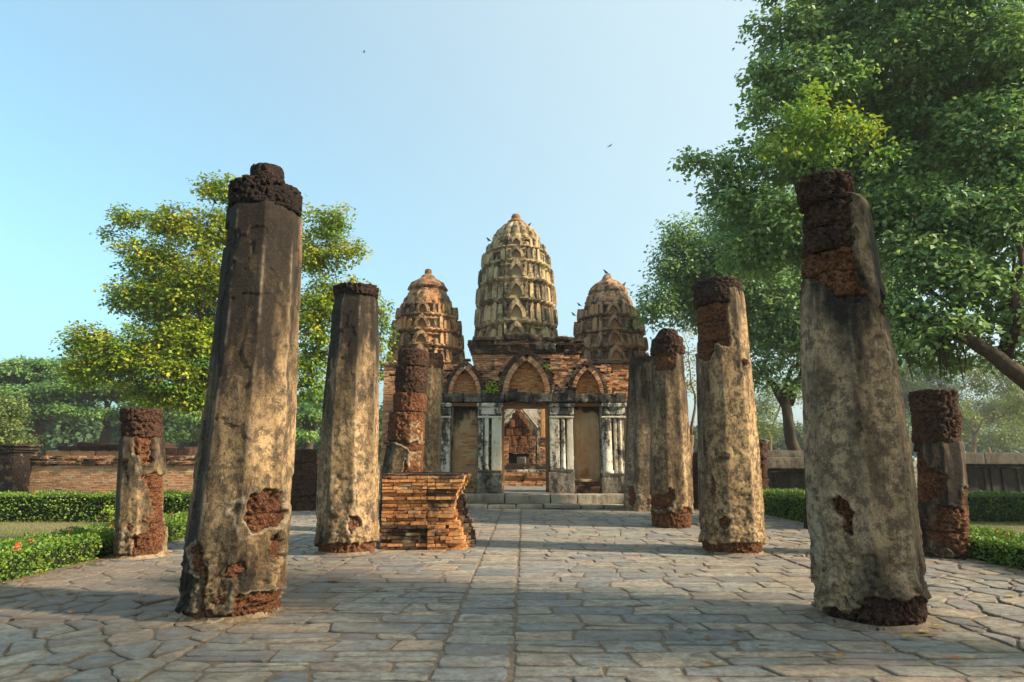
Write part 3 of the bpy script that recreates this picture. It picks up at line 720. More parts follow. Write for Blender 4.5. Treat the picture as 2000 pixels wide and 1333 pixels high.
def courses(xa, xb, seed, wavy, wmin, wmax, hmin, hmax):
    """loose courses with wavy bed joints between two lines that follow the strip"""
    r = random.Random(seed); Y = 3.6; k = 0
    wv = lambda x, k: wavy * mn.noise(Vector((x * 1.1, k * 7.3, seed)))
    while Y < 20.5:
        h = r.uniform(hmin, hmax) * (1 if Y < 13 else 1.35); x0 = xa; d0 = 0
        while x0 < xb - .05:
            w_ = r.uniform(wmin, wmax); x1 = xb if x0 + w_ > xb - .22 else x0 + w_; d1 = 0 if x1 == xb else r.uniform(-.09, .09) * (1 + 2 * wavy)
            sl = SL(Y); b0, b1 = Y + wv(x0, k), Y + wv(x1, k); t0, t1 = Y + h + wv(x0 + d0, k + 1), Y + h + wv(x1 + d1, k + 1)
            c = r.uniform(.02, .09); q = [(x0 + sl + c, b0), (x1 + sl - c * .5, b1), (x1 + sl + d1 * .2, b1 + c * .6), (x1 + sl + d1, t1 - c * .4), (x1 + sl + d1 - c, t1), (x0 + sl + d0 + c * .4, t0), (x0 + sl + d0, t0 - c * .5), (x0 + sl + d0 * .2, b0 + c * .5)]
            if w_ > .55 and r.random() < .3:
                m0, m1 = (b0 + t0) / 2 + r.uniform(-.03, .03), (b1 + t1) / 2 + r.uniform(-.03, .03)
                stone([(x0 + sl, b0), (x1 + sl, b1), (x1 + sl + d1 * .5, m1), (x0 + sl + d0 * .5, m0)], tiltk=1 + 6 * wavy); stone([(x0 + sl + d0 * .5, m0), (x1 + sl + d1 * .5, m1), (x1 + sl + d1, t1), (x0 + sl + d0, t0)], tiltk=1 + 6 * wavy)
            else: stone(q, tiltk=1 + 6 * wavy)
            x0, d0 = x1, d1
        Y += h; k += 1
courses(-.015, 4.3, 3, .05, .36, .88, .25, .38)
courses(-2.75, -.625, 4, .12, .32, .80, .23, .36)
def crazy(xa, xb, seed):
    r = random.Random(seed); P = []; dy = .265; row = 0; y = 3.3
    while y < 21.4:
        x = min(xa, xb) - .3 + (row % 2) * .25; dx = .44
        while x < max(xa, xb) + .6:
            if r.random() > .14: P.append((x + r.uniform(-.28, .28), y + r.uniform(-.17, .17))); x += dx * r.uniform(.8, 1.25)
        y += dy * r.uniform(.9, 1.15); row += 1
    A = np.array(P)
    for i, (x, y) in enumerate(P):
        if y < 3.5 or y > 20.9: continue
        q = [(x - .8, y - .6), (x + .8, y - .6), (x + .8, y + .6), (x - .8, y + .6)]
        dd = np.abs(A - A[i]); near = np.where((dd[:, 0] < 1.5) & (dd[:, 1] < 1.1))[0]
        for k in near:
            if k == i: continue
            nx, ny = A[k] - A[i]; q = clip(q, nx, ny, (nx * (x + A[k][0]) + ny * (y + A[k][1])) / 2)
            if len(q) < 3: break
        if len(q) < 3: continue
        if xa < 0: q = clip(q, 1, -.019, -2.75 - .076); q = clip(q, -1, 0, -(XL(y)))
        else: q = clip(q, -1, .019, -4.3 + .076); q = clip(q, 1, 0, XR(y))
        if y < 20.6: q = clip(q, 0, 1, 20.68)
        if len(q) >= 3 and 3.5 < y < 20.6:
            rough_ = 1 + 1.6 * (x < -2.2 and y < 8) + .8 * (x > 3.5)
            stone(q, lift=random.uniform(0, .012) * (rough_ > 1), tiltk=rough_, gap=.011)
crazy(-7.0, -2.3, 5); crazy(3.9, 7.5, 6)
def stone_key(i):
    V = stones.p[i][0]; c = V.mean(axis=0); d = math.hypot(c[0], c[1]); off = 0 if abs(c[0]) < .80 * c[1] + .2 and c[1] > 4.6 else 50
    return d + off - .6 * (V[:, 0].max() - V[:, 0].min())
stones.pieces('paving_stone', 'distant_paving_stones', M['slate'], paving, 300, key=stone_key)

# ------------------------------------------------------------------ bricks
def brick_run(mb, x0, x1, z, h, y, dep, inside=None, L=(.2, .28), j=.004, proud=.010, miss=0, dark=.5, off=None, gap=.011):
    """one course of bricks along X whose faces stand at y"""
    x = x0 - (off if off is not None else random.uniform(0, .14))
    while x < x1 - .03:
        l = random.uniform(*L); a, b = max(x, x0), min(x + l, x1)
        if b - a > .05 and (inside is None or inside((a + b) / 2, z + h / 2)) and random.random() > miss:
            f = y + random.gauss(0, proud)
            V, F = box(a + gap / 2, b - gap / 2, f, y + dep, z + gap * .4, z + h - gap * .4, j=j)
            V[:, 1] = np.where(V[:, 1] > y + dep - .03, y + dep, V[:, 1])
            mb.add(V, F, tint=random.random(), dark=dark)
        x += l
def side_run(mb, y0, y1, z, h, x, dep, sgn=1, j=.004, proud=.01, dark=.5, gap=.009):
    yy = y0 + random.uniform(-.1, 0)
    while yy < y1 - .03:
        l = random.uniform(.12, .27); a, b = max(yy, y0), min(yy + l, y1)
        if b - a > .04:
            f = x + sgn * random.gauss(0, proud)
            V, F = box(min(f, x - sgn * dep), max(f, x - sgn * dep), a + gap / 2, b - gap / 2, z + gap * .4, z + h - gap * .4, j=j); mb.add(V, F, tint=random.random(), dark=dark)
        yy += l
# the brick altar
D = 11.45; ax0 = -2.37
g = thing('brick_altar', (-1.7, 12.1, 0), 'stepped orange brick altar standing on the paving beside the second left column', 'brick altar')
ztop = Z_(929, D); nc = 21; hc = ztop / nc; bm_ = MB(); bs = MB()
py_at = lambda z: float(np.interp(z, [Z_(y, D) for y in range(1080, 920, -5)], list(range(1080, 920, -5))))
core = []
for k in range(nc):
    z = k * hc; yy = py_at(z + hc / 2)
    ex = float(np.interp(yy, [928, 940, 952, 966, 985, 1000, 1030, 1052, 1077], [908, 904, 898, 890, 885, 886, 896, 904, 906])); xe = X_(ex, yy, D)
    fy = D + float(np.interp(yy, [928, 940, 955, 970, 985, 1000, 1025, 1050, 1077], [-.02, 0, .03, .07, .10, .09, .06, .02, 0]))
    if k in (9, 14, 6): fy -= .035; xe += .02
    xm = X_(834, yy, D)
    er = .022 if k < 9 else .009
    lf = [fy + random.uniform(0, .02), fy + .02 * (k > 6) - .02 * (k <= 6)]
    brick_run(bm_, ax0, xm, z, hc, lf[0], .22, j=.006, proud=er, miss=.05 if k < 8 else .0, L=(.22, .34), dark=.5 + .4 * (yy > 1010 and random.random() < .4) + .25 * (k == nc - 1), gap=.014)
    brick_run(bm_, xm, xe, z, hc, lf[1], .22, j=.006, proud=er, miss=.03 if k < 8 else 0, L=(.2, .32), dark=.5 + .5 * (955 < yy < 985 and random.random() < .6) + .25 * (k == nc - 1), gap=.014)
    side_run(bs, fy + .02, D + 1.75, z, hc, xe, .2, 1, j=.006, proud=er, dark=.5, gap=.013)
    core.append((z, xe, fy))
for k, (z, xe, fy) in enumerate(core):
    pass
VV, FF = box(ax0 + .01, X_(884, 985, D) - .06, D + .13, D + 1.72, 0, ztop - .03); mk('altar_core', VV, FF, M['joint'], g)
n = len(bm_.p); bm_.p += bs.p
bm_.pieces('brick', 'rear_bricks', M['brick_gold'], g, 300, key=lambda i: 0 if i < n else 10 + bm_.p[i][0][:, 1].mean())
# top skin of the altar: worn flat bricks
tp = MB(); yy = D + .02
while yy < D + 1.7:
    brick_run(tp, ax0, X_(905, 930, D) - .02, ztop - .002, .03, yy, .26, j=.006, L=(.25, .4), dark=.8); yy += .27
tp.join('top_bricks', M['brick_dark'], g)
# the sloping broken flank on the right
fl = MB()
for k in range(13):
    z = k * .07; xe = X_(925 - k * 2.6, 1075 - k * 7, 11.9); side_run(fl, 11.75 + k * .02, 13.0, z, .07, xe, .26, 1, j=.012, proud=.03, dark=.75)
fl.join('flank_bricks', M['brick'], g)

# ------------------------------------------------------------------ the brick hall
HD = 22.0
hall = thing('brick_hall', (.5, HD, 0), 'ruined brick hall front with pale pillars, a central doorway and three pointed blind arches', 'temple hall')
fz = .43
W = lambda px, py, D=HD: (X_(px, py, D), Z_(py, D))
# steps of long stone blocks
def steps(z0, z1, y0, y1, pa, pb, pr, cuts, seed):
    xs = [X_(p, pr, y0) for p in [pa] + cuts + [pb]]
    for i in range(len(xs) - 1):
        roughbox('step_block', xs[i] + .012, xs[i + 1] - .012, y0 + random.uniform(-.015, .015), y1, z0, z1 + random.uniform(-.01, .012), M['ledge'], hall, .025, 2.2, .06, seed=seed + i, chip=.02)
steps(0, .13, 20.72, 21.5, 896, 1228, 990, [952, 1008, 1062, 1135, 1180], 200)
steps(.13, fz, 21.33, 22.3, 908, 1226, 975, [986, 1075, 1128], 210)
roughbox('floor_slab', X_(880, 970, 22.2), X_(1200, 970, 22.2), 22.0, 30, fz - .2, fz, M['slate'], hall, .012, 2, .3, {'tint': .2, 'dirt': .2}, 220)
bk = MB()
# walls: visible brick surface with arches cut in
def arch_fn(pxc, hw, ytop, ybase, D=HD):
    xc, zt = W(pxc, ytop, D); _, zb = W(pxc, ybase, D); a = hw; h = zt - zb; Rr = (a * a + h * h) / (2 * a)
    def inside(x, z, grow=0):
        dx = abs(x - xc); zz = z - zb
        if zz < -.02: return False
        return (dx + (Rr - a)) ** 2 + zz * zz < (Rr + grow) ** 2
    return xc, zb, a, h, Rr, inside
arches = [arch_fn(908, .44, 722, 769), arch_fn(1028, .66, 704, 769), arch_fn(1147, .44, 722, 769)]
zl = Z_(769, HD)       # top of the ledge
hcz = .068
def in_arch(x, z, grow=0): return any(A[5](x, z, grow) for A in arches)
GR = [.30, .40, .30]
def not_arch(x, z): return not any(A[5](x, z, gr) for A, gr in zip(arches, GR))
# lower arch storey
def wall(x0, x1, z0, z1, y, inside=None, dep=.3, miss=.01, prd=.014, hole=None, dark=lambda x, z: .5):
    z = z0
    while z < z1 - .02:
        brick_run(bk, x0, x1, z, hcz, y + random.gauss(0, prd * .5), dep, inside=lambda X, Z: (inside is None or inside(X, Z)) and not (hole and hole(X, Z)), L=(.19, .3), proud=prd, miss=miss, dark=dark((x0 + x1) / 2, z)); z += hcz
xa, xb = X_(864, 740, HD), X_(1196, 740, HD)
sky_l = Z_(716, HD)
def top_prof(x, z):
    # stepped, broken outline of the arch storey shoulders
    zt = 5.0 + .12 * mn.noise(Vector((x * 3, 0, 1))) - .05 * (x < -1.6)
    for A in arches:
        d = abs(x - A[0]); zt = max(zt, A[1] + A[3] + .42 - max(0, d - .1) * 1.0)
    return z < zt
wall(xa, xb, zl, 5.62, HD + .16, inside=lambda x, z: not_arch(x, z) and top_prof(x, z), miss=.02, prd=.03, dark=lambda x, z: .62)
mk('wall_core', *box(xa + .02, xb - .02, HD + .50, HD + .95, zl - .4, 4.9), M['joint'], hall)
# arch rings of radial bricks
vb = MB()
for A, gr, yb in zip(arches, GR, (0, -.03, .01)):
    xc, zb, a, h, Rr, ins = A; ph = math.acos((Rr - a) / Rr); n = int(Rr * ph / .066)
    for s_ in (-1, 1):
        for lay in range(2):
            r0 = Rr + .005 + lay * (gr * .5); r1 = r0 + gr * .5 - .012
            for k in range(n + (2 if lay else 0)):
                p0 = ph * k / n + .012 / Rr; p1 = ph * (k + 1) / n
                if r1 * math.cos(p1) + (a - Rr) < -.03: continue
                q = [((a - Rr) + r * math.cos(p), r * math.sin(p)) for r, p in ((r0, p0), (r1, p0), (r1, p1), (r0, p1))]
                f = HD + yb + lay * .05 + random.gauss(0, .016)
                V = [(xc + s_ * x, f, zb + z) for x, z in q] + [(xc + s_ * x, HD + .5, zb + z) for x, z in q]
                V = np.array(V) + rng.uniform(-.005, .005, (8, 3))
                F = BOXF if s_ > 0 else [tuple(reversed(t)) for t in BOXF]
                vb.add(V, F, tint=random.random() * (.8 if lay else 1), dark=.3 + .85 * lay + (.25 if s_ > 0 and xc > 2 else 0) + .3 * (k > n * .75))
vb.pieces('arch_brick', 'arch_bricks', M['brick'], hall, 260)
# niche panels inside the arches
pn = MB()
for A in arches:
    z = A[1] - .02
    while z < A[1] + A[3]:
        brick_run(pn, A[0] - A[2], A[0] + A[2], z, .05, HD + .30, .25, inside=lambda X, Z, A=A: A[5](X, Z, .02), L=(.16, .24), proud=.006, j=.002, dark=.22, gap=.005); z += .05
pn.pieces('niche_brick', 'niche_bricks', M['brick_gold'], hall, 200)
# upper block with stepped cornice
ux0, ux1 = X_(924, 720, 22.6), X_(1131, 720, 22.6)
uz0, uz1 = 4.55, Z_(664, 22.5)
def uy(z):
    t = (z - uz0) / (uz1 - uz0); return 22.62 - .03 * 0 - float(np.interp(t, [0, .45, .5, .62, .66, .8, .84, 1], [0, 0, .05, .05, .12, .16, .24, .22]))
z = uz0; k = 0
hols = [(X_(958, 722, 22.6), Z_(722, 22.6), .17, .07), (X_(1092, 682, 22.5), Z_(682, 22.5), .17, .12)]
while z < uz1 - .02:
    y = uy(z); o = 22.62 - y; xb_ = X_(965, 700, 22.5)
    hf = lambda X, Z: not any(abs(X - c[0]) < c[2] and abs(Z - c[1]) < c[3] for c in hols)
    d_ = .5 + .32 * (z > uz1 - .55)
    brick_run(bk, ux0 - o * .9, xb_, z, hcz, y + .10, .35, inside=hf, proud=.012, miss=.01, dark=d_)
    brick_run(bk, xb_, ux1 - .55, z, hcz, y, .45, inside=hf, proud=.014 if X_ else 0, miss=.02, dark=d_)
    brick_run(bk, ux1 - .55, ux1 + o * .9, z, hcz, y + .10, .35, inside=hf, proud=.03, miss=.04, dark=d_ + .05)
    side_run(bk, y + .12, 24.2, z, hcz, ux0 - o * .9, .3, -1, dark=.6)
    z += hcz
mk('upper_core', *box(ux0 + .03, ux1 - .03, 22.82, 24.3, uz0, uz1 - .05), M['joint'], hall)
for i, (pa, pb, yt, yb) in enumerate([(924, 985, 660, 667), (985, 1060, 656, 666), (1060, 1118, 661, 668)]):
    roughbox('cornice_rubble', X_(pa, 662, 22.4), X_(pb, 662, 22.4), 22.36, 23.2, uz1 - .04, Z_(yt, 22.5) + .02, M['brick_dark'], hall, .07, 6, .05, {'dark': .8}, 230 + i)
mk('loose_brick', *box(X_(1090, 655, 22.5), X_(1108, 655, 22.5), 22.5, 22.75, Z_(664, 22.5), Z_(656, 22.5), j=.01), M['brick_gold'], hall, {'tint': .3, 'dark': .2})
roughbox('stucco_remnant', X_(1046, 672, 22.2), X_(1086, 672, 22.2), 22.28, 22.6, Z_(684, 22.3), Z_(672, 22.3), M['white'], hall, .05, 6, .03, {'dark': .75}, seed=235, chip=.03)
roughbox('fallen_stucco', X_(955, 730, 22.2), X_(1010, 730, 22.2), 22.1, 22.4, zl, zl + .18, M['brick_dark'], hall, .12, 5, .05, {'dark': .75}, 236)
roughbox('fallen_stucco', X_(1076, 760, 22.2), X_(1124, 760, 22.2), 21.95, 22.4, zl, zl + .2, M['brick_dark'], hall, .16, 5, .04, {'dark': .7}, seed=237, chip=.05)
# right and left wings
wall(X_(1135, 740, 23), X_(1234, 740, 23), 3.6, Z_(708, 23), 22.75, miss=.02, prd=.02, dark=lambda x, z: .5)
mk('wing_core', *box(X_(1135, 740, 23), X_(1232, 740, 23), 23.0, 23.6, 0, Z_(710, 23)), M['joint'], hall)
roughbox('wing_coping', X_(1128, 710, 22.7), X_(1236, 710, 22.7), 22.6, 23.5, Z_(712, 22.8), Z_(704, 22.8), M['brick_dark'], hall, .05, 5, .05, {'dark': .8}, 240)
wall(X_(752, 740, 23), X_(868, 740, 23), .3, Z_(716, 23), 22.75, miss=.01, prd=.012, dark=lambda x, z: .42)
mk('wing_core', *box(X_(752, 740, 23) + .02, X_(866, 740, 23), 23.0, 23.8, 0, Z_(718, 23)), M['joint'], hall)
roughbox('wing_coping', X_(751, 712, 22.8), X_(866, 712, 22.8), 22.7, 23.5, Z_(718, 22.8), Z_(710, 22.8), M['brick_dark'], hall, .05, 5, .05, {'dark': .55}, 241)
# base under the blind bays
for pa, pb in ((866, 936), (1118, 1176), (1176, 1226)):
    wall(X_(pa, 950, HD), X_(pb, 950, HD), fz - .03, .86, HD + .04, dep=.4, miss=.02, prd=.02, dark=lambda x, z: .66)
    mk('base_core', *box(X_(pa, 950, HD), X_(pb, 950, HD), HD + .12, HD + .7, fz - .2, .84), M['joint'], hall)
bk.pieces('brick', 'distant_bricks', M['brick'], hall, 300, key=lambda i: (0 if abs(bk.p[i][0][:, 0].mean() - .5) < 2.6 else 3) + (0 if 3.8 < bk.p[i][0][:, 2].mean() < 6 else 3) + random.random() - 2 * np.ptp(bk.p[i][0][:, 0]))
# ledge over the bays
xs = [862, 905, 940, 985, 1040, 1078, 1118, 1165, 1224]
for i in range(len(xs) - 1):
    o = [-.05, -.08, -.18, -.20, -.24, -.22, -.1, -.06][i]
    roughbox('ledge_stone', X_(xs[i], 778, HD) + .01, X_(xs[i + 1], 778, HD) - .01, HD + o, HD + .75, Z_(786, HD), zl + random.uniform(-.03, .06), M['ledge'], hall, .10, 4, .045, {'dark': [.6, .5, .65, .6, .3, .62, .5, .6][i]}, 250 + i, chip=.06)
# blind bays
def bay(pa, pb, seed, dark):
    x0, x1 = X_(pa, 860, HD), X_(pb, 860, HD)
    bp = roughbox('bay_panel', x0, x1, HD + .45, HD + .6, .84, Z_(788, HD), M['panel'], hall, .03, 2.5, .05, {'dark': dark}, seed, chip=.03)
    zz = np.empty(len(bp.data.vertices) * 3, np.float32); bp.data.vertices.foreach_get('co', zz); zz = zz.reshape(-1, 3)
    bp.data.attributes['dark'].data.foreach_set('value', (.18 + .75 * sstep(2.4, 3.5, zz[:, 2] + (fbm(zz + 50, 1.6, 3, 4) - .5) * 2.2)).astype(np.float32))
    roughbox('bay_sill', x0 - .02, x1 + .02, HD - .02, HD + .46, .82, .93, M['panel'], hall, .02, 3, .05, {'dark': .6}, seed + 1)
    mk('bay_lintel', *box(x0 - .02, x1 + .02, HD + .05, HD + .5, Z_(793, HD), Z_(787, HD)), M['wood'], hall, {'dark': .6})
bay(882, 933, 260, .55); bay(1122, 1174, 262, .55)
mb = MB()
for (bx, by, bw) in [(905, 845, 12), (903, 853, 9), (906, 862, 12), (903, 869, 11), (920, 850, 16), (918, 860, 14), (920, 868, 12), (904, 890, 10), (917, 905, 22), (922, 873, 16), (914, 880, 14), (900, 925, 30), (922, 832, 14)]:
    x0, z = W(bx, by); V, F = box(x0 - bw * .009, x0 + bw * .009, HD + .40 + random.uniform(0, .03), HD + .5, z - .035, z + .035, j=.006); mb.add(V, F, tint=random.random(), dark=.3)
for r_, nn in enumerate((3, 2, 2, 1)):
    for q in range(nn):
        x0, z = W(1146 + (q - (nn - 1) / 2) * 7, 928 - r_ * 4.5); V, F = box(x0 - .055, x0 + .055, HD + .42, HD + .5, z - .03, z + .03, j=.006); mb.add(V, F, tint=random.random(), dark=.2)
mb.pieces('bay_brick', 'bay_bricks', M['brick_gold'], hall, 100)
# pillars: plinth, grouped shafts, capital
def pillar(parts_, pa, pb, ybase, ycap, seed, name='pillar', mat='white'):
    """parts_: (px left, px right, kind, front offset)"""
    zc = Z_(788, HD); zb = Z_(ybase, HD); zk = Z_(ycap, HD)
    p = mk(name, *box(X_(pa, 860, HD) + .03, X_(pb, 860, HD) - .03, HD + .12, HD + .6, fz, zc), M[mat], hall, {'dark': .6})
    q = (pb - pa) * .009
    roughbox('plinth', X_(pa - 1, 940, HD), X_(pb + 1, 940, HD), HD - .22, HD + .5, fz, zb - .10, M['ledge'], p, .03, 3, .05, {'dark': .45}, seed, chip=.02)
    roughbox('plinth_moulding', X_(pa + 1, 920, HD), X_(pb - 1, 920, HD), HD - .16, HD + .5, zb - .13, zb, M['white'], p, .02, 4, .05, {'dark': .75}, seed + 1)
    for i, (a, b, kd, o) in enumerate(parts_):
        x0, x1 = X_(a, 860, HD), X_(b, 860, HD); z0, z1 = zb - .01, zk + .01
        if kd == 'flat': roughbox('shaft', x0 + .005, x1 - .005, HD + o, HD + .3, z0, z1, M['white'], p, .012, 4, .05, {'dark': .42 + .12 * (i == 0)}, seed + 3 + i)
        else:
            V, F = lathe((x0 + x1) / 2, HD + o + (x1 - x0) / 2, [(z0, (x1 - x0) * .62), (z0 + .1, (x1 - x0) * .62), (z0 + .13, (x1 - x0) * .5), (z1 - .2, (x1 - x0) * .47), (z1, (x1 - x0) * .55)], 14)
            mk('colonnette', V, F, M['white'], p, {'dark': .5}, True)
    roughbox('necking', X_(pa, 820, HD), X_(pb, 820, HD), HD - .10, HD + .4, zk, zk + .07, M['white'], p, .01, 4, .05, {'dark': .35}, seed + 9)
    roughbox('necking', X_(pa + 2, 820, HD), X_(pb - 2, 820, HD), HD - .06, HD + .4, zk + .075, zk + .12, M['white'], p, .01, 4, .05, {'dark': .7}, seed + 10)
    roughbox('capital', X_(pa + 1, 800, HD), X_(pb - 1, 800, HD), HD - .08, HD + .4, zk + .125, zc - .14, M['white'], p, .03, 3, .05, {'dark': .6}, seed + 11, chip=.03)
    roughbox('capital_slab', X_(pa - 1, 790, HD), X_(pb + 1, 790, HD), HD - .15, HD + .45, zc - .14, zc, M['white'], p, .03, 3, .05, {'dark': .62}, seed + 12, chip=.03)
    return p
pillar([(934, 944, 'flat', -.02), (946, 955, 'round', -.06), (960, 980, 'flat', -.07)], 933, 981, 919, 817, 270)
pillar([(1073, 1093, 'flat', -.07), (1096, 1104, 'round', -.06), (1107, 1120, 'flat', -.02)], 1072, 1121, 917, 817, 290)
pillar([(861, 879, 'flat', -.03)], 860, 881, 922, 817, 310)
pillar([(1176, 1196, 'round', -.1), (1199, 1206, 'flat', 0), (1209, 1216, 'round', .05)], 1174, 1222, 925, 817, 330)
# wooden door frame
xd0, xd1 = X_(984, 870, HD), X_(1071, 870, HD); zd = Z_(789, HD)
fr = mk('door_frame', *box(xd0 - .12, xd1 + .05, HD + .02, HD + .30, zd - .16, zd - .05), M['wood'], hall, {'dark': .5})
mk('jamb', *box(xd0 - .07, xd0 + .02, HD + .02, HD + .3, fz, zd - .16), M['wood'], fr, {'dark': .2}); mk('jamb', *box(xd1 - .09, xd1 + .02, HD + .02, HD + .3, fz, zd - .16), M['wood'], fr, {'dark': .2})
mk('lintel', *box(xd0 - .14, xd1 + .07, HD - .01, HD + .4, zd - .05, zd + .05), M['wood'], fr, {'dark': .8})
roughbox('threshold', xd0 - .05, xd1 + .05, HD - .25, HD + .4, fz - .01, fz + .045, M['slate'], hall, .01, 3, .06, {'tint': .35, 'dirt': .3}, 340)

# ------------------------------------------------------------------ inside: the shrine seen through the doorway
sh = thing('inner_shrine', (.4, 28, 0), 'crumbling laterite shrine with a stepped brick base seen through the central doorway', 'shrine')
ib = MB(); D = 28.0
z = fz; k = 0
while z < Z_(925, D) - .02:
    o = [0, 0, .05, .08, .04, 0, -.03, -.03][min(k, 7)]
    brick_run(ib, -1.2, 2.2, z, .075, D + o, .25, L=(.25, .36), proud=.012, dark=.55); z += .075; k += 1
ztb = z
roughbox('base_slab', -1.2, 2.2, D + .1, D + 1.6, ztb, Z_(918, D + .1), M['white'], sh, .02, 3, .08, {'dark': .55}, 350)
roughbox('dark_slab', -1.2, 2.2, D + .35, D + 1.7, Z_(918, D + .1), Z_(906, D + .3), M['brick_dark'], sh, .02, 3, .08, {'dark': .9}, 351)
mk('base_core', *box(-1.2, 2.2, D + .14, D + 1.6, fz - .2, ztb), M['joint'], sh)
z0 = Z_(906, D + .3); zp = Z_(857, D + .5)
for pa, pb in ((980, 994), (1034, 1045), (1052, 1080)):
    z = z0
    while z < zp: brick_run(ib, X_(pa, 880, D + .5), X_(pb, 880, D + .5), z, .07, D + .5, .4, L=(.2, .3), proud=.015, dark=.55); z += .07
mk('small_pillar', *box(X_(1046.5, 880, D + .55), X_(1049.5, 880, D + .55), D + .6, D + .8, z0, zp - .05), M['white'], sh, {'dark': .6})
ib.pieces('brick', 'small_bricks', M['brick'], sh, 240)
D2 = 29.3
rows = [(886, 872, 978, 1050, 5), (872, 852, 985, 1045, 4), (852, 836, 988, 1038, 3), (836, 820, 994, 1032, 3), (820, 806, 1000, 1026, 2), (806, 797, 1006, 1018, 1)]
for r_, (yb, yt, pa, pb, nn) in enumerate(rows):
    cuts = [pa + (pb - pa) * (i + (random.uniform(-.12, .12) if 0 < i < nn else 0)) / nn for i in range(nn + 1)]
    for i in range(nn):
        roughbox('laterite_block', X_(cuts[i], 850, D2) + .01, X_(cuts[i + 1], 850, D2) - .01, D2 + random.uniform(-.02, .03), D2 + .6, Z_(yb, D2) + .012, Z_(yt, D2), M['laterite'], sh, .03, 6, .05, {'dark': .0}, 360 + r_ * 7 + i, chip=.02)
mk('niche_shade', *box(X_(985, 895, D2), X_(1045, 895, D2), D2 + .5, D2 + .8, Z_(912, D2), Z_(886, D2)), M['joint'], sh)
roughbox('niche_stone', X_(1010, 900, D2), X_(1027, 900, D2), D2 - .1, D2 + .3, Z_(912, D2), Z_(893, D2), M['white'], sh, .02, 5, .04, {'dark': .2}, 380)
roughbox('rear_wall', -2.4, 3.2, 30.6, 31.2, 0, 6.2, M['white'], sh, .04, 1.5, .12, {'dark': .45}, 390)
for (a, b) in (((1012, 791), (983, 828)), ((1013, 791), (1050, 836))):
    p0, p1 = at(*a, 29.2), at(*b, 29.2); V, F = tube([p0, p1], [.045, .055], 6); mk('gable_batten', V, F, M['ledge'], sh, {'dark': .3})
tri = [at(1012, 797, 29.6), at(984, 838, 29.6), at(984, 860, 29.6), at(1050, 860, 29.6), at(1050, 838, 29.6)]
V = [tuple(p) for p in tri] + [(p.x, p.y + .3, p.z) for p in tri]; nn = 5
mk('gable_wall', V, [tuple(range(nn)), tuple(range(2 * nn - 1, nn - 1, -1))] + [(i, i + nn, (i + 1) % nn + nn, (i + 1) % nn) for i in range(nn)], M['ledge'], sh, {'dark': .55})
roughbox('ochre_pilaster', X_(1056, 820, 29.8), X_(1066, 820, 29.8), 29.7, 30.1, Z_(857, 29.8), Z_(770, 29.8), M['brick_gold'], sh, .01, 3, .08, {'dark': 0, 'tint': .9}, 391)

# ------------------------------------------------------------------ the three towers
OCT = [(1.0, 0), (1.0, .30), (.935, .30), (.935, .47), (.85, .47), (.85, .61), (.745, .61), (.745, .745)]
def unit_redent():
    q = OCT + [(y, x) for x, y in OCT[::-1]][0:]
    q = [p for i, p in enumerate(q) if i == 0 or p != q[i - 1]]
    full = []
    for k in range(4):
        c, s_ = math.cos(k * math.pi / 2), math.sin(k * math.pi / 2)
        full += [(x * c - y * s_, x * s_ + y * c) for x, y in q[:-1]]
    out = []
    for i in range(len(full)):
        a, b = full[i], full[(i + 1) % len(full)]; L = math.hypot(b[0] - a[0], b[1] - a[1]); n = max(1, round(L / .075))
        out += [(a[0] + (b[0] - a[0]) * t / n, a[1] + (b[1] - a[1]) * t / n) for t in range(n)]
    return np.array(out)
RED = unit_redent()
def tier_mesh(name, cx, cy, prof, mat, parent, seed, rough=.03, coursed=0, dark=.5):
    zs, rs = [], []
    for i in range(len(prof) - 1):
        (za, ra), (zb, rb) = prof[i], prof[i + 1]; n = max(1, int(abs(zb - za) / .075))
        for t in range(n): zs.append(za + (zb - za) * t / n); rs.append(ra + (rb - ra) * t / n)
    zs.append(prof[-1][0]); rs.append(prof[-1][1]); zs.append(zs[-1]); rs.append(.02)
    zs = np.array(zs); rs = np.array(rs); m = len(RED)
    P = np.stack([np.outer(rs, RED[:, 0]).ravel() + cx, np.outer(rs, RED[:, 1]).ravel() + cy, np.repeat(zs, m)], 1)
    d = (fbm(P, 1.3, 4, seed) - .5) * rough * 2.5 + (fbm(P, 6, 3, seed + 1) - .5) * rough * 1.6
    if coursed:
        d += (vn(np.stack([P[:, 0] * 3, P[:, 1] * 3, np.floor(P[:, 2] / .08)], 1), 1, seed) - .5) * coursed * 2
        d -= sstep(.6, .68, fbm(P, 1.6, 3, seed + 8)) * coursed * 2.5
    nx = np.tile(RED[:, 0], len(zs)); ny = np.tile(RED[:, 1], len(zs)); L = np.hypot(nx, ny); P[:, 0] += nx / L * d; P[:, 1] += ny / L * d
    return mk(name, P, grid_faces(m, len(zs)), mat, parent, {'dark': dark + (fbm(P, .7, 2, seed + 4) - .5) * .5}, False)
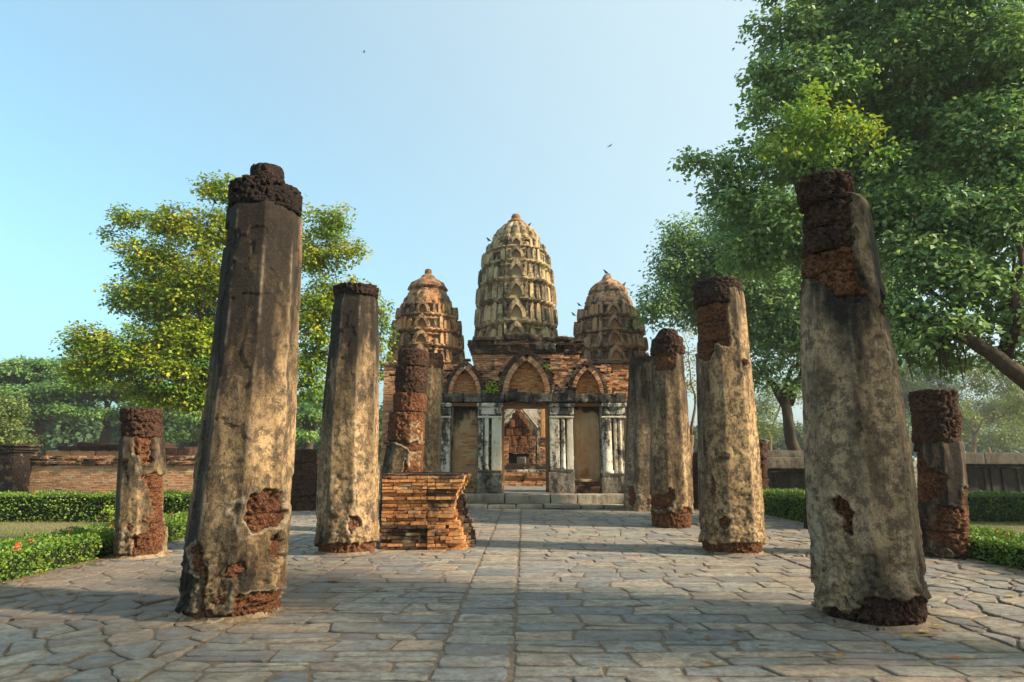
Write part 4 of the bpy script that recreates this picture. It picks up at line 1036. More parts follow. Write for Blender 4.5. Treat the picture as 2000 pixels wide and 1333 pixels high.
def antefix(parent, x, y, z, wd, h, ang, mat, lean, seed, broken):
    o = [(-1, 0), (1, 0), (1.0, .72), (.72, .9), (.1, 1.0), (-.6, .93), (-1, .7)]
    if broken: o = [(-1, 0), (1, 0), (.9, .45 + .2 * random.random()), (.1, .6), (-.8, .4)]
    n = len(o); c, s_ = math.cos(ang), math.sin(ang); T = wd * .42; V = []
    for dpt in (0, 1):
        for (a, b) in o:
            u = a * wd / 2 * (1 - .08 * b); out = (-dpt * T) - lean * b * h + (.10 * wd if 0 < b < .9 and dpt == 0 else 0)
            V.append((x + c * out - s_ * u, y + s_ * out + c * u, z + b * h))
    V += [(x + c * (.04 + .10 * wd) - s_ * (a * wd * .26), y + s_ * (.04 + .1 * wd) + c * (a * wd * .26), z + b * h * .8 + h * .08) for a, b in o[:3]] if False else []
    F = [tuple(range(n)), tuple(range(2 * n - 1, n - 1, -1))] + [(i, i + n, (i + 1) % n + n, (i + 1) % n) for i in range(n)]
    V = np.array(V) + rng.uniform(-.012, .012, (len(V), 3))
    mk('antefix', V, F, mat, parent, {'dark': random.uniform(.3, .66)}, loc=Vector((x, y, z)))
def niche(tier, cx, cy, R_, z0, h, k, mat, panel, seed, scroll, w_=.30):
    """pointed arch frame, recessed panel and side scrolls on one face (k quarter turns from the front)"""
    rot = k * math.pi / 2; cr, sr = math.cos(rot), math.sin(rot)
    def T(u, o, z): return (cx + cr * u + sr * (-0) - sr * (-(R_ + o)) * 1 if False else cx + cr * u - sr * -(R_ + o), cy + sr * u + cr * -(R_ + o), z)
    hw = R_ * w_; ih = h * .80; a = hw * .50; aa = hw * .80; n = 8
    sl_ = [T(x, o, z0 + z) for z in (-.10 * h, .02 * h) for x, o in ((-hw * 1.05, .16), (hw * 1.05, .16), (hw * 1.05, -.2), (-hw * 1.05, -.2))]
    mk('niche_sill', sl_, BOXF, mat, tier, {'dark': .45})
    def arc(a, h_, m):
        Rr = (a * a + h_ * h_) / (2 * a); ph = math.acos((Rr - a) / Rr)
        right = [((a - Rr) + Rr * math.cos(ph * i / m), Rr * math.sin(ph * i / m)) for i in range(m + 1)]
        return [(-x, z) for x, z in right] [:-1] + right[::-1]
    inn, out = arc(a, ih * .66, n), arc(aa, ih, n)
    V = []; m = len(inn)
    for pts, off in ((inn, .24), (out, .20), (out, -.2), (inn, -.2)):
        V += [T(x, off * (1), z0 + z) for x, z in pts]
    F = []
    for s0, s1 in ((0, 1), (1, 2), (3, 0)):
        F += [(s0 * m + i, s0 * m + i + 1, s1 * m + i + 1, s1 * m + i) for i in range(m - 1)]
    F += [(0, m, 2 * m, 3 * m), (m - 1, 2 * m - 1, 3 * m - 1, 4 * m - 1)]
    mk('niche_arch', V, F, mat, tier, {'dark': .55})
    pv = [T(x, -.04, z0 + z) for x, z in arc(a * 1.04, ih * .69, n)]; pv2 = [T(x, -.25, z0 + z) for x, z in arc(a * 1.04, ih * .69, n)]; q = len(pv)
    mk('niche_panel', pv + pv2, [tuple(range(q)), tuple(range(2 * q - 1, q - 1, -1))] + [(i, i + q, (i + 1) % q + q, (i + 1) % q) for i in range(q)], panel, tier, {'dark': .3, 'tint': .5})
    if scroll:
        for s_ in (-1, 1):
            xa, xb = s_ * hw * .70, s_ * hw * 1.0
            bv = [T(x, o, z0 + zz) for o in (.10, -.1) for x, zz in ((xa, 0), (xb, 0), (xb * 1.02, h * .55), (xb * .96, h * .72), (s_ * hw * .84, h * .60), (xa, h * .22))]
            bf = [tuple(range(6)), tuple(range(11, 5, -1))] + [(i, i + 6, (i + 1) % 6 + 6, (i + 1) % 6) for i in range(6)]
            sc_ = mk('scroll', bv, bf, mat, tier, {'dark': random.uniform(.4, .8)})
            c_ = (s_ * hw * .84, z0 + h * .2); pts = [T(c_[0] + s_ * hw * .13 * (1 - t / 14) * math.cos(t * .9), .13, c_[1] + hw * .13 * (1 - t / 14) * math.sin(t * .9)) for t in range(10)]
            Vt, Ft = tube(pts, [.022] * 10, 5); mk('volute', Vt, Ft, mat, sc_, {'dark': .2})
def tower(label, pxc, D, sil, tiers, mat, panel, seed, coursed, scroll, dome, brokenp, dark=.5):
    cx = X_(pxc, 660, D); g = thing('temple_tower', (cx, D, 0), label, 'temple tower', 'towers behind the hall')
    ys = [s[0] for s in sil]; hw = [s[1] for s in sil]
    def Rz(py): return float(np.interp(py, ys, hw)) * D / (FPX * CT + (py - 666) * ST)
    def zf(py): r = Rz(py); return Z_(py, D - .8 * r)
    nT = len(tiers) - 1
    for i in range(nT):
        yt, yb = tiers[i], tiers[i + 1]; z1, z0 = zf(yt), zf(yb); h = z1 - z0; Rb, Rt = Rz(yb), Rz(yt); Rm = (Rb + Rt) / 2
        pr = [(z0 - .06, Rm * .90), (z0, Rm * .94), (z0 + .07 * h, Rb * .99), (z0 + .18 * h, Rb * .985), (z0 + .19 * h, Rb * .93), (z0 + .23 * h, Rb * .93), (z0 + .24 * h, Rm * .81), (z0 + .80 * h, Rm * .79), (z0 + .82 * h, Rm * .90), (z0 + .9 * h, Rm * .91), (z0 + .92 * h, Rm * .86), (z1 + .02, Rt * .90)]
        t = tier_mesh('tier', cx, D, pr, mat, g, seed + i * 13, .03, coursed, dark)
        ex = .08
        for k in (0, 1, 3): niche(t, cx, D, Rm * .95, z0 + .22 * h, h * (1.12 if i else .95) * random.uniform(.9, 1.06), k, mat, panel, seed, scroll)
        al = []
        for q in range(4):
            for (ux, uy) in ((.40, -.93), (.56, -.86), (.69, -.77), (.77, -.69), (.86, -.56), (.93, -.40)):
                c, s_ = math.cos(q * math.pi / 2), math.sin(q * math.pi / 2); x, y = ux * c - uy * s_, ux * s_ + uy * c
                al.append((x, y)); 
        for (x, y) in al:
            if y > .45: continue
            rr = Rm * .985; base = z0 + .19 * h
            dxy = (x, y); ang = math.atan2(y, x)
            # face along the nearer wall normal
            if abs(abs(x) - abs(y)) > .12: ang = math.atan2(0 if abs(x) > abs(y) and False else y, x)
            if random.random() < brokenp * .5: continue
            antefix(t, cx + x * rr, D + y * rr, base, Rm * .135 * random.uniform(.75, 1.15), h * random.uniform(.56, .84), ang, mat, .10, seed, random.random() < brokenp)
    # crown
    if dome == 'lotus':
        zt = zf(tiers[0]); r0 = Rz(tiers[0]); z3 = Z_(436, D)
        n = 96; rows = 16; P = []
        for j in range(rows + 1):
            t = j / rows; r = r0 * .97 * (1 - .70 * t ** 2.2); z = zt + (z3 - zt) * t
            for k in range(n):
                th = 2 * math.pi * k / n; lob = abs(math.cos(th * 8)) ** .5; rr = r * (1 + (.20 * lob - .14) * (1 - t * .3)) * (1 + .03 * math.sin(t * 25))
                P.append((cx + rr * math.cos(th), D + rr * math.sin(th), z))
        P = np.array(P); P += (np.stack([fbm(P, 5, 3, 7), fbm(P, 5, 3, 8), fbm(P, 5, 3, 9)], 1) - .5) * .06
        mk('lotus_dome', P, grid_faces(n, rows + 1), mat, g, {'dark': .5}, True)
        for k in range(16):
            th = (k + .5) * math.pi / 8
            if math.sin(th) > .6: continue
            antefix(g, cx + r0 * 1.0 * math.cos(th), D + r0 * 1.0 * math.sin(th), zt - .05, r0 * .24, (z3 - zt) * .55, th, mat, .5, seed, False)
        q = D / 1180; V, F = lathe(cx, D, [(z3 - .1, 19 * q), (z3 + .05, 17 * q), (Z_(431, D), 12 * q), (Z_(429, D), 9 * q), (Z_(428, D), 9.5 * q), (Z_(424, D), 9.5 * q), (Z_(420, D), 7 * q), (Z_(418.5, D), 3 * q), (Z_(418, D), .02)], 20)
        mk('finial', V, F, M['wood'], g, {'dark': .6}, True)
    else:
        prof = [(Z_(y, D), h_ * D / 1150) for y, h_ in dome]; n = 48; P = []
        zz = []; 
        for i in range(len(prof) - 1):
            m_ = max(1, int((prof[i + 1][0] - prof[i][0]) / .07))
            zz += [(prof[i][0] + (prof[i + 1][0] - prof[i][0]) * t / m_, prof[i][1] + (prof[i + 1][1] - prof[i][1]) * t / m_) for t in range(m_)]
        zz.append(prof[-1])
        for z, r in zz:
            for k in range(n): th = 2 * math.pi * k / n; P.append((cx + r * math.cos(th) * (1 + (.10 if z < prof[3][0] else .03) * abs(math.cos(8 * th))), D + r * math.sin(th) * (1 + (.10 if z < prof[3][0] else .03) * abs(math.cos(8 * th))), z))
        P = np.array(P); d = (fbm(P, 4, 4, seed) - .5) * .26 + (vn(np.stack([P[:, 0] * 3, P[:, 1] * 3, np.floor(P[:, 2] / .07)], 1), 1, seed) - .5) * .07; rr = np.hypot(P[:, 0] - cx, P[:, 1] - D) + 1e-6; P[:, 0] += (P[:, 0] - cx) / rr * d * np.minimum(1, rr); P[:, 1] += (P[:, 1] - D) / rr * d * np.minimum(1, rr)
        mk('brick_dome', P, grid_faces(n, len(zz)), mat, g, {'dark': .55}, False)
        zt = zf(tiers[0]); r0 = Rz(tiers[0])
        for k in range(16):
            th = (k + .5) * math.pi / 8
            if math.sin(th) > .6: continue
            antefix(g, cx + r0 * .93 * math.cos(th), D + r0 * .93 * math.sin(th), zt - .1, r0 * .24, .95, th, mat, .38, seed, False)
    zb = zf(tiers[-1]); Rb = Rz(tiers[-1])
    tier_mesh('tower_body', cx, D, [(0, Rb * 1.05), (zb * .6, Rb * 1.0), (zb - .5, Rb * .98), (zb - .4, Rb * 1.03), (zb - .04, Rb * .98)], mat, g, seed + 99, .03, coursed, dark)
    return g, cx
tower('tallest central tower of pale golden stucco rising in niched tiers to a round finial', 1008, 36, [(418, 10), (435, 16), (445, 28), (455, 37), (465, 46), (471, 51), (478, 56), (485, 60), (500, 63), (520, 68), (550, 73), (600, 77), (640, 78), (700, 78)],
      [466, 486, 514, 551, 591, 634, 672], M['tower'], M['tower'], 400, 0, True, 'lotus', .08, .5)
tower('orange brick tower left of the central one, with a small ball on its cap', 833, 36, [(540, 20), (565, 40), (590, 51), (620, 61), (650, 68), (690, 72), (720, 73)],
      [590, 618, 648, 678, 710], M['tower_brick'], M['brick_gold'], 500, .035, False,
      [(600, 43), (588, 41), (578, 36), (569, 31), (567, 37), (564, 37), (556, 31), (551, 24), (547, 17), (540, 12), (538, 8), (537.5, 5.5), (534, 7), (530, 7), (527, 5), (525, .5)], .16, .5)
tower('weathered grey-brown brick tower right of the central one, with a pointed tip', 1190, 36, [(540, 20), (565, 38), (590, 51), (620, 61), (650, 68), (690, 72), (720, 73)],
      [592, 620, 649, 680, 712], M['tower_brick_grey'], M['brick'], 600, .04, False,
      [(600, 43), (590, 41), (582, 37), (577, 34), (575, 37), (566, 34), (558, 28), (552, 18), (546, 11), (538, 6), (534, 1.5)], .2, .55)

# ------------------------------------------------------------------ enclosure walls and far ruins
D = 24
g = thing('brick_wall', (-13, D, 0), 'long low orange brick wall with dark ragged coping behind the left hedges', 'wall')
mb = MB(); cp = MB(); x0, x1 = X_(18, 930, D), X_(648, 930, D); zt = Z_(911, D); z = 0
while z < zt - .03: brick_run(mb, x0, x1, z, .062, D, .25, L=(.2, .34), proud=.006, dark=.4); z += .062
while z < Z_(893, D):
    o = [-.04, -.10, -.12, -.07, -.13, -.08][int((z - zt) / .062) % 6]
    brick_run(cp, x0 - .08, x1, z, .062, D + o, .45, L=(.2, .4), proud=.03, j=.008, miss=.04, dark=.62); z += .062
mk('wall_core', *box(x0 + .03, x1, D + .09, D + .5, 0, z - .08), M['joint'], g)
nm = len(mb.p); key = lambda i: 0 if z else 0
cp.pieces('coping_brick', 'far_coping_bricks', M['brick'], g, 150, key=lambda i: abs(cp.p[i][0][:, 0].mean() + 14))
mb.pieces('brick', 'far_wall_bricks', M['brick_wall'], g, 300, key=lambda i: abs(mb.p[i][0][:, 0].mean() + 15.5) + 2 * abs(mb.p[i][0][:, 2].mean() - 1.1))
g = thing('gate_pier', (-20.6, 23.4, 0), 'brown sloping masonry pier at the left end of the brick wall', 'pier')
pb_ = MB(); z = 0; zt = Z_(886, 23)
while z < zt: brick_run(pb_, X_(-60, 920, 23), X_(18 + 3 * (1 - z / zt), 920, 23), z, .075, 23, .3, L=(.2, .34), proud=.012, dark=.75); side_run(pb_, 23.05, 24, z, .075, X_(19 + 3 * (1 - z / zt), 920, 23), .3, 1, dark=.7); z += .075
for k, o in enumerate((.05, .1, .07, .12)): brick_run(pb_, X_(-60, 920, 23), X_(22 + 60 * o, 920, 23), z, .07, 23 - o, 1.2, L=(.25, .45), proud=.03, j=.012, dark=.95); z += .07
pb_.pieces('brick', 'pier_bricks', M['brick_dark'], g, 200)
mk('pier_core', *box(X_(-60, 920, 23), X_(15, 920, 23), 23.1, 24.3, 0, zt), M['joint'], g)
g = thing('ruined_terrace', (-20, 31, 0), 'stepped blackened laterite ruin showing above the left brick wall', 'ruin')
for i, (pa, pb, yt, yb) in enumerate([(88, 330, 880, 1000), (112, 322, 873, 881), (150, 300, 866, 874), (325, 375, 874, 1000)]):
    n = 5 if i < 3 else 2
    for k in range(n):
        a = pa + (pb - pa) * k / n; b = pa + (pb - pa) * (k + 1) / n
        roughbox('laterite_block', X_(a, 900, 31), X_(b, 900, 31) - .02, 31 - .1 * i + random.uniform(-.05, .05), 33, max(0, Z_(yb, 31)), Z_(yt, 31) + random.uniform(-.05, .05), M['laterite_dark'] if i else M['brick'], g, .05, 4, .08, {'dark': .3}, 710 + i * 5 + k)
def grey_wall(x0, x1, D, label, seed, pil, ytop, brownish):
    g = thing('stone_wall', ((x0 + x1) / 2, D, 0), label, 'wall', 'grey walls behind the right columns')
    top = Z_(ytop, D); n = max(2, int((x1 - x0) / 1.6))
    for k in range(n):
        a, b = x0 + (x1 - x0) * k / n, x0 + (x1 - x0) * (k + 1) / n
        roughbox('coping_stone', a + .01, b - .01, D - .32, D + .5, top - .42, top - random.uniform(0, .03), M['stone_wall'], g, .03, 2.5, .07, {'dark': .4 - .1 * brownish}, seed + k, chip=.02)
        roughbox('coping_stone', a + .01, b - .01, D - .2, D + .45, top - .02, top + .25 - .2 * brownish, M['stone_wall'], g, .03, 2.5, .07, {'dark': .45}, seed + 30 + k) if not brownish else None
    roughbox('moulding', x0, x1, D - .12, D + .4, top - .56, top - .42, M['stone_wall'], g, .02, 3, .08, {'dark': .7}, seed + 60)
    roughbox('wall_face', x0, x1, D + .08, D + .4, 0, top - .56, M['stone_dark'], g, .03, 2, .1, {'dark': .55}, seed + 61)
    for px, w_ in pil:
        x = X_(px, 940, D); roughbox('pilaster', x, x + w_, D + .02, D + .2, 0, top - .56, M['stone_dark'], g, .02, 3, .08, {'dark': .5}, seed + 62 + int(px) % 9)
grey_wall(7.2, 13.2, 24, 'blackened masonry wall with a double grey coping between the right columns', 720, [(1512, .1), (1545, .16), (1400, .12)], 893, 0)
grey_wall(15.5, 27, 23, 'dark masonry wall with a heavy brown coping at the far right edge', 760, [(1925, .14), (1938, .3), (1960, .1), (1990, .1)], 884, 1)

# ------------------------------------------------------------------ leaves
LT = [0]
def leaves(c, n, d, size, tint, wid=.62, fold=.12):
    """quads folded along the midrib; c centres, n rough normals, d growing directions"""
    k = len(c); LT[0] += k * 2
    d = d / (np.linalg.norm(d, axis=1)[:, None] + 1e-9)
    s = np.cross(d, n); s /= (np.linalg.norm(s, axis=1)[:, None] + 1e-9); n = np.cross(s, d)
    L = size[:, None]
    V = np.empty((k, 4, 3)); V[:, 0] = c; V[:, 1] = c + d * L * .42 + s * L * wid * .5 + n * L * fold; V[:, 2] = c + d * L; V[:, 3] = c + d * L * .42 - s * L * wid * .5 + n * L * fold
    F = np.arange(k * 4).reshape(k, 4)
    return V.reshape(-1, 3), F, np.repeat(np.clip(tint, 0, 1), 4)
def sph(k):
    v = rng.normal(size=(k, 3)); return v / np.linalg.norm(v, axis=1)[:, None]
def crown(clumps, name, mat, parent, leaf, per=46, sub=.42, dens=1.0, tint0=.4, tvar=.22, droop=.5, flat=.75, twigs=None, shellb=.45, umbrella=0):
    VV, FF, TT = [], [], []; k0 = 0; tips = []
    for cl in clumps:
        (px, py, D, rx, ry) = cl[:5]; dn = cl[5] if len(cl) > 5 else 1; ts = cl[6] if len(cl) > 6 else 0
        c = np.array(at(px, py, D)) if not isinstance(px, tuple) else np.array(px)
        k = D / 1200; A = rx * k; B = ry * k
        ns = max(3, int(dens * dn * (4 * math.pi * (A * B) ** 1.0) / (sub * sub) * .95))
        u = sph(ns); rad = rng.random(ns) ** shellb
        if umbrella: u[:, 2] = np.abs(u[:, 2]) * .6 + rng.normal(0, .12, ns); 
        q = c + u * rad[:, None] * np.array([A, min(A, B) * .9 if not umbrella else A, B])
        st = rng.normal(0, tvar, ns)
        m = rng.poisson(per, ns); idx = np.repeat(np.arange(ns), m); K = len(idx)
        off = np.clip(rng.normal(0, 1, (K, 3)), -1.75, 1.75) * np.array([1, 1, flat]) * sub * .55
        p = q[idx] + off
        sn = u * .55 + np.array([0, 0, .9]) + rng.normal(0, .28, (ns, 3)); sdr = u * 1.0 + rng.normal(0, .5, (ns, 3))
        outw = sn[idx] + rng.normal(0, .34, (K, 3)); p[:, 2] -= (off[:, 0] ** 2 + off[:, 1] ** 2) / sub * .35
        dr = rng.normal(0, .65, (K, 3)) + sdr[idx] * .5; dr[:, 2] = dr[:, 2] * .5 - droop
        t = tint0 + ts + st[idx] + rng.normal(0, .13, K) + .08 * off[:, 2] / sub
        V, F, T = leaves(p, outw, dr, leaf * rng.uniform(.6, 1.25, K), t)
        VV.append(V); FF.append(F + k0); TT.append(T); k0 += len(V); tips.append((c, q[:: max(1, ns // 7)]))
    o = mk(name, np.concatenate(VV), np.concatenate(FF), mat, parent, {'tint': np.concatenate(TT)})
    return o, tips
def limb(a, b, r0, r1, bend=.12, n=7, seed=0, sag=0):
    a, b = Vector(a), Vector(b); L = (b - a).length; P, Rr = [], []
    for i in range(n + 1):
        t = i / n; p = a.lerp(b, t)
        k = math.sin(t * math.pi) * L * bend
        p += Vector((mn.noise(Vector((seed, t * 2.2, 1))), mn.noise(Vector((seed, t * 2.2, 5))), mn.noise(Vector((seed, t * 2.2, 9))) + sag)) * k
        P.append(p); Rr.append(r0 + (r1 - r0) * t)
    return P, Rr
def tree(name, label, base, fork, r0, clumps, mat, leaf, bark='bark', cat='tree', group=None, extra=(), nl=7, twigr=.014, crown_name='crown', rmain=None, **kw):
    g = thing(name, base, label, cat, group)
    P, Rr = limb(base, fork, r0 * 1.25, r0 * .8, .1, 8, seed=len(label)); Rr[0] *= 1.3
    mk('trunk', *tube(P, Rr, 12), M[bark], g, smooth=True)
    o, tips = crown(clumps, crown_name, mat, g, leaf, **kw)
    fk = Vector(fork); tw = MB(); cs = [Vector(t[0]) for t in tips]
    done = []
    for i, (c, subs) in sorted(enumerate(tips), key=lambda q: (Vector(q[1][0]) - fk).length):
        c = Vector(c); src = fk; rs = r0 * .5
        best = None
        for (e, r_) in done:
            if (e - c).length < (fk - c).length * .75 and (best is None or (e - c).length < (best[0] - c).length): best = (e, r_)
        if best: src, rs = best[0], best[1]
        r1 = max(.02, rs * .45)
        if i < 40:
            P, Rr = limb(src, c, rs * .9, r1, .22, 8, seed=i * 3.7, sag=.25); mk('branch', *tube(P, Rr, 7), M[bark], g, smooth=True)
        done.append((c, r1))
        for s_ in subs[:nl]:
            P, Rr = limb(c, Vector(s_), min(r1, .05), twigr * .6, .2, 4, seed=s_[0]); tw.add(*tube(P, Rr, 4))
    for (a, b, ra, rb) in extra:
        P, Rr = limb(a, b, ra, rb, .12, 9, seed=ra * 9); mk('branch', *tube(P, Rr, 8), M[bark], g, smooth=True)
    t_ = tw.join('twigs', M[bark], g); t_['kind'] = 'stuff'
    return g

# --- big fig tree on the right (crown fills the upper right), trunk beyond the frame
cl = [(1560, 60, 17, 105, 70), (1500, 150, 16.5, 55, 55), (1700, 30, 17, 130, 90), (1860, 40, 16, 130, 100), (1980, 110, 15, 110, 110), (1650, 150, 18, 110, 90), (1790, 190, 18, 120, 100), (1930, 260, 15, 110, 90),
      (1530, 290, 17.5, 90, 70), (1400, 320, 17.5, 62, 32, .8), (1350, 318, 17.5, 28, 22, .9), (1440, 380, 17.5, 70, 50), (1620, 330, 18.5, 110, 90), (1740, 330, 18, 100, 90), (1850, 400, 15, 110, 80), (1970, 420, 14, 90, 90),
      (1480, 470, 18, 90, 60), (1790, 500, 14.5, 80, 60, 1, .1), (1900, 540, 14, 100, 60), (1780, 600, 14.5, 70, 50), (1870, 640, 14.5, 70, 40, .8), (1980, 600, 13.5, 60, 60), (1830, 690, 15, 60, 30, .9), (1770, 670, 15, 50, 40, .8), (1850, 625, 13.4, 60, 26, .7), (1800, 650, 13.2, 40, 24, .6), (1960, 690, 15, 60, 30, .5), (1620, -60, 17, 200, 80), (1900, -80, 15, 200, 90), (1710, 420, 17, 80, 60), (1560, 420, 16, 90, 70), (1640, 500, 17, 90, 70), (1480, 210, 16, 40, 40, .8), (1590, 150, 16, 110, 80), (1750, 420, 16, 100, 80), (1860, 500, 15, 100, 70), (1960, 330, 15, 110, 90), (1770, 90, 16, 120, 80), (1640, 250, 19, 140, 120), (1830, 280, 19, 150, 120), (1930, 160, 19, 120, 120),
      (2080, 300, 16, 120, 200), (2100, 560, 15, 110, 120), (2060, 60, 16, 120, 140)]
B0 = (17.5, 15.5, 0)
cl = [(a, b, 14 + (min(c, 19) - 13) * .55, *r_) for a, b, c, *r_ in cl]
gR = tree('fig_tree', 'huge green fig tree whose crown fills the upper right corner of the view', B0, (16.5, 15.6, 5.0), .8, cl, M['leaf_right'], .165, nl=6, per=36, sub=.44, tint0=.44, tvar=.24, dens=1.1, flat=.5,
     extra=[((16.4, 15.4, 4.2), at(2030, 762, 14.2), .34, .22), (at(2030, 762, 14.2), at(1895, 665, 14.2), .22, .14), (at(1895, 665, 14.2), at(1760, 608, 14.6), .14, .05), (at(1895, 665, 14.2), at(1850, 560, 15), .09, .04), (at(1960, 700, 15.0), at(1985, 640, 14.0), .2, .1), (at(1985, 640, 14.0), at(1985, 440, 14.0), .1, .05), (at(1660, 380, 16), at(1740, 470, 15), .035, .04), (at(1740, 470, 15), at(1900, 640, 15), .04, .06)])
o, _ = crown([(1590, 235, 13.6, 70, 34, .6), (1640, 250, 13.8, 60, 30, .6), (1585, 190, 13.6, 16, 32, .9, .2), (1545, 225, 13.6, 22, 22, .8, .15), (1690, 245, 13.8, 36, 18, .6), (1500, 290, 13.8, 40, 26, .5, -.1), (1600, 290, 13.8, 80, 34, .4, -.15), (1720, 300, 14, 40, 26, .35, -.2)], 'young_foliage', M['leaf_bright'], gR, .135, per=46, sub=.36, dens=.9, tint0=.42, tvar=.2)
rt = MB()
for px in list(range(1822, 1850, 5)) + [1862, 1790, 1764, 1880]:
    a = at(px, 650, 14.7); P, Rr = limb(a, a - Vector((random.uniform(-.1, .1), 0, random.uniform(.9, 1.35))), .028, .008, .07, 7, seed=px); rt.add(*tube(P, Rr, 6))
rt.pieces('aerial_root', 'aerial_roots', M['root'], gR, 40)
# --- second tree of the same kind behind it, with the trunk over the wall
cl = [(1480, 730, 27, 50, 26, .7), (1545, 745, 27, 40, 22, .7), (1600, 700, 29, 60, 40, .8), (1690, 690, 29, 60, 50, .8), (1560, 610, 27, 110, 80), (1660, 640, 27, 90, 70), (1420, 560, 28, 80, 60), (1480, 640, 28, 70, 50), (1350, 520, 28, 60, 50), (1720, 620, 27, 80, 60), (1335, 455, 27, 50, 40), (1312, 520, 27, 50, 50), (1280, 590, 27, 40, 50), (1400, 500, 27, 80, 60), (1360, 590, 28, 90, 50, .9), (1480, 560, 27, 100, 80), (1540, 640, 27, 100, 60), (1500, 420, 27, 90, 80), (1600, 480, 28, 100, 90), (1640, 600, 28, 90, 70), (1700, 540, 28, 90, 80), (1420, 610, 29, 60, 40), (1500, 700, 27, 60, 30, .5), (1760, 650, 28, 60, 40, .7), (1570, 560, 30, 120, 110), (1440, 440, 29, 80, 70), (1380, 560, 30, 90, 70)]
cl = [(a, b_, c + 3, *r_) for a, b_, c, *r_ in cl]
b = at(1556, 885, 31); b.z = 0
tree('fig_tree', 'green fig tree behind the right wall, its trunk leaning left beside the nearest right column', b, at(1530, 765, 30.5), .27, cl, M['leaf_right'], .21, bark='bark', nl=6, per=34, sub=.6, tint0=.38, tvar=.18,
     extra=[(at(1537, 800, 30.8), at(1490, 735, 30), .19, .07), (at(1540, 790, 30.8), at(1575, 700, 30), .24, .1), (at(1490, 735, 30), at(1462, 700, 30), .07, .035)])
# --- the tree casting shade over the foreground, right of the camera (outside the frame)
cs = []
r9 = random.Random(4)
for i in range(26): cs.append(((9.8 + r9.uniform(-2.0, 4.6), 1.2 + r9.uniform(-3.8, 4.3), r9.uniform(4.4, 8.8)), 0, 12, r9.uniform(110, 170), r9.uniform(80, 120), .42))
def crown_world(lst, *a, **k): return [(c[0], 0, c[2], c[3], c[4], c[5]) for c in lst]
tree('fig_tree', 'tree standing right of the viewpoint, outside the picture', (13.5, 3.2, 0), (12.5, 3.4, 4.6), .5, crown_world(cs), M['leaf_right'], .2, nl=3, per=26, sub=.6, tint0=.4)
# --- tree on the left, yellow green, behind the tallest column
cl = [(430, 370, 26, 60, 28, .8), (560, 400, 27, 40, 30, .6), (250, 425, 26, 36, 22, .8), (215, 455, 26, 16, 12, .6), (330, 430, 26, 55, 35, .9, .12), (400, 450, 26, 60, 50, .9, .15), (300, 500, 26, 75, 50, .9, .1), (270, 570, 26, 60, 45), (350, 560, 26, 70, 60, 1, .12), (420, 540, 26, 60, 60, 1, .1), (500, 450, 27, 80, 60, .8),
      (640, 430, 26, 55, 35, .7), (620, 490, 26, 70, 50, .8, .08), (690, 490, 26, 28, 28, .5, .1), (660, 560, 26, 50, 30, .7), (620, 610, 26, 60, 60, .9), (700, 570, 26, 45, 22, .6), (620, 690, 26, 45, 40, .9), (180, 660, 25.5, 55, 30), (240, 690, 25.5, 70, 35), (160, 720, 25.5, 26, 50, .7, .12), (330, 650, 26, 80, 50, .9), (330, 720, 25.5, 60, 45), (260, 745, 25.5, 40, 25, .5), (400, 690, 26, 60, 55), (370, 770, 26, 45, 25, .8), (215, 705, 25.5, 70, 40, .9), (300, 770, 26, 50, 26, .8), (410, 760, 27, 60, 50, .9), (360, 640, 27, 80, 60), (600, 750, 26, 35, 30, .7), (735, 590, 27, 16, 24, .6), (745, 640, 27, 12, 60, .7), (745, 720, 27, 8, 50, .8), (480, 620, 28, 100, 100, .8)]
b = at(470, 960, 27); b.z = 0
tree('leafy_tree', 'sunlit yellow-green tree spreading behind the tallest left column', b, at(460, 800, 27), .42, cl, M['leaf_left'], .17, nl=7, per=34, sub=.46, tint0=.44, tvar=.28, dens=1.35, droop=.3, flat=.55,
     extra=[(at(450, 760, 27), at(385, 600, 26), .2, .06), (at(400, 740, 26.5), at(290, 690, 26), .16, .05), (at(480, 740, 27), at(400, 480, 26), .14, .04), (at(520, 700, 27), at(660, 560, 26), .16, .05), (at(530, 760, 27), at(640, 655, 26.5), .16, .06)])
# --- umbrella shaped rain trees far left
def rain_tree(label, pxc, pybase, D, cl, seed):
    b = at(pxc, 900, D); b.z = 0; fk = at(pxc + 6, pybase, D)
    return tree('rain_tree', label, b, fk, .55, cl, M['leaf_rain'], .34, group='rain trees beyond the brick wall', nl=6, per=46, sub=.85, tint0=.42, tvar=.2, flat=.35, umbrella=1, shellb=.5, dens=1.2, twigr=.03)
rain_tree('broad flat topped rain tree at the far left edge beyond the wall', 70, 830, 62, [(20, 735, 62, 95, 30), (90, 722, 63, 90, 26), (60, 775, 60, 90, 30), (-40, 770, 60, 90, 40), (140, 760, 60, 60, 28), (110, 800, 60, 50, 22, .8), (20, 810, 60, 60, 22, .6)], 1)
rain_tree('rain tree with forked dark trunk standing behind the short left column', 205, 835, 64, [(160, 715, 66, 70, 22), (200, 770, 64, 80, 26), (260, 760, 63, 80, 30), (200, 810, 62, 60, 22, .8), (320, 790, 62, 60, 26), (150, 740, 63, 60, 20)], 2)
rain_tree('rain tree glimpsed between the two front left columns', 600, 850, 66, [(600, 815, 64, 60, 40), (540, 790, 66, 70, 34), (640, 780, 66, 60, 30), (400, 820, 64, 80, 30), (340, 850, 63, 40, 16, .6), (580, 850, 62, 40, 20, .8)], 3)
b = at(8, 890, 40); b.z = 0
tree('leafy_bush', 'yellowish bushy tree at the left edge above the brick wall', b, at(8, 850, 40), .16, [(10, 800, 40, 34, 34), (-10, 850, 40, 40, 26), (30, 835, 40, 22, 26), (50, 860, 42, 30, 14, .6)], M['leaf_far'], .2, nl=5, per=34, sub=.5, tint0=.5)
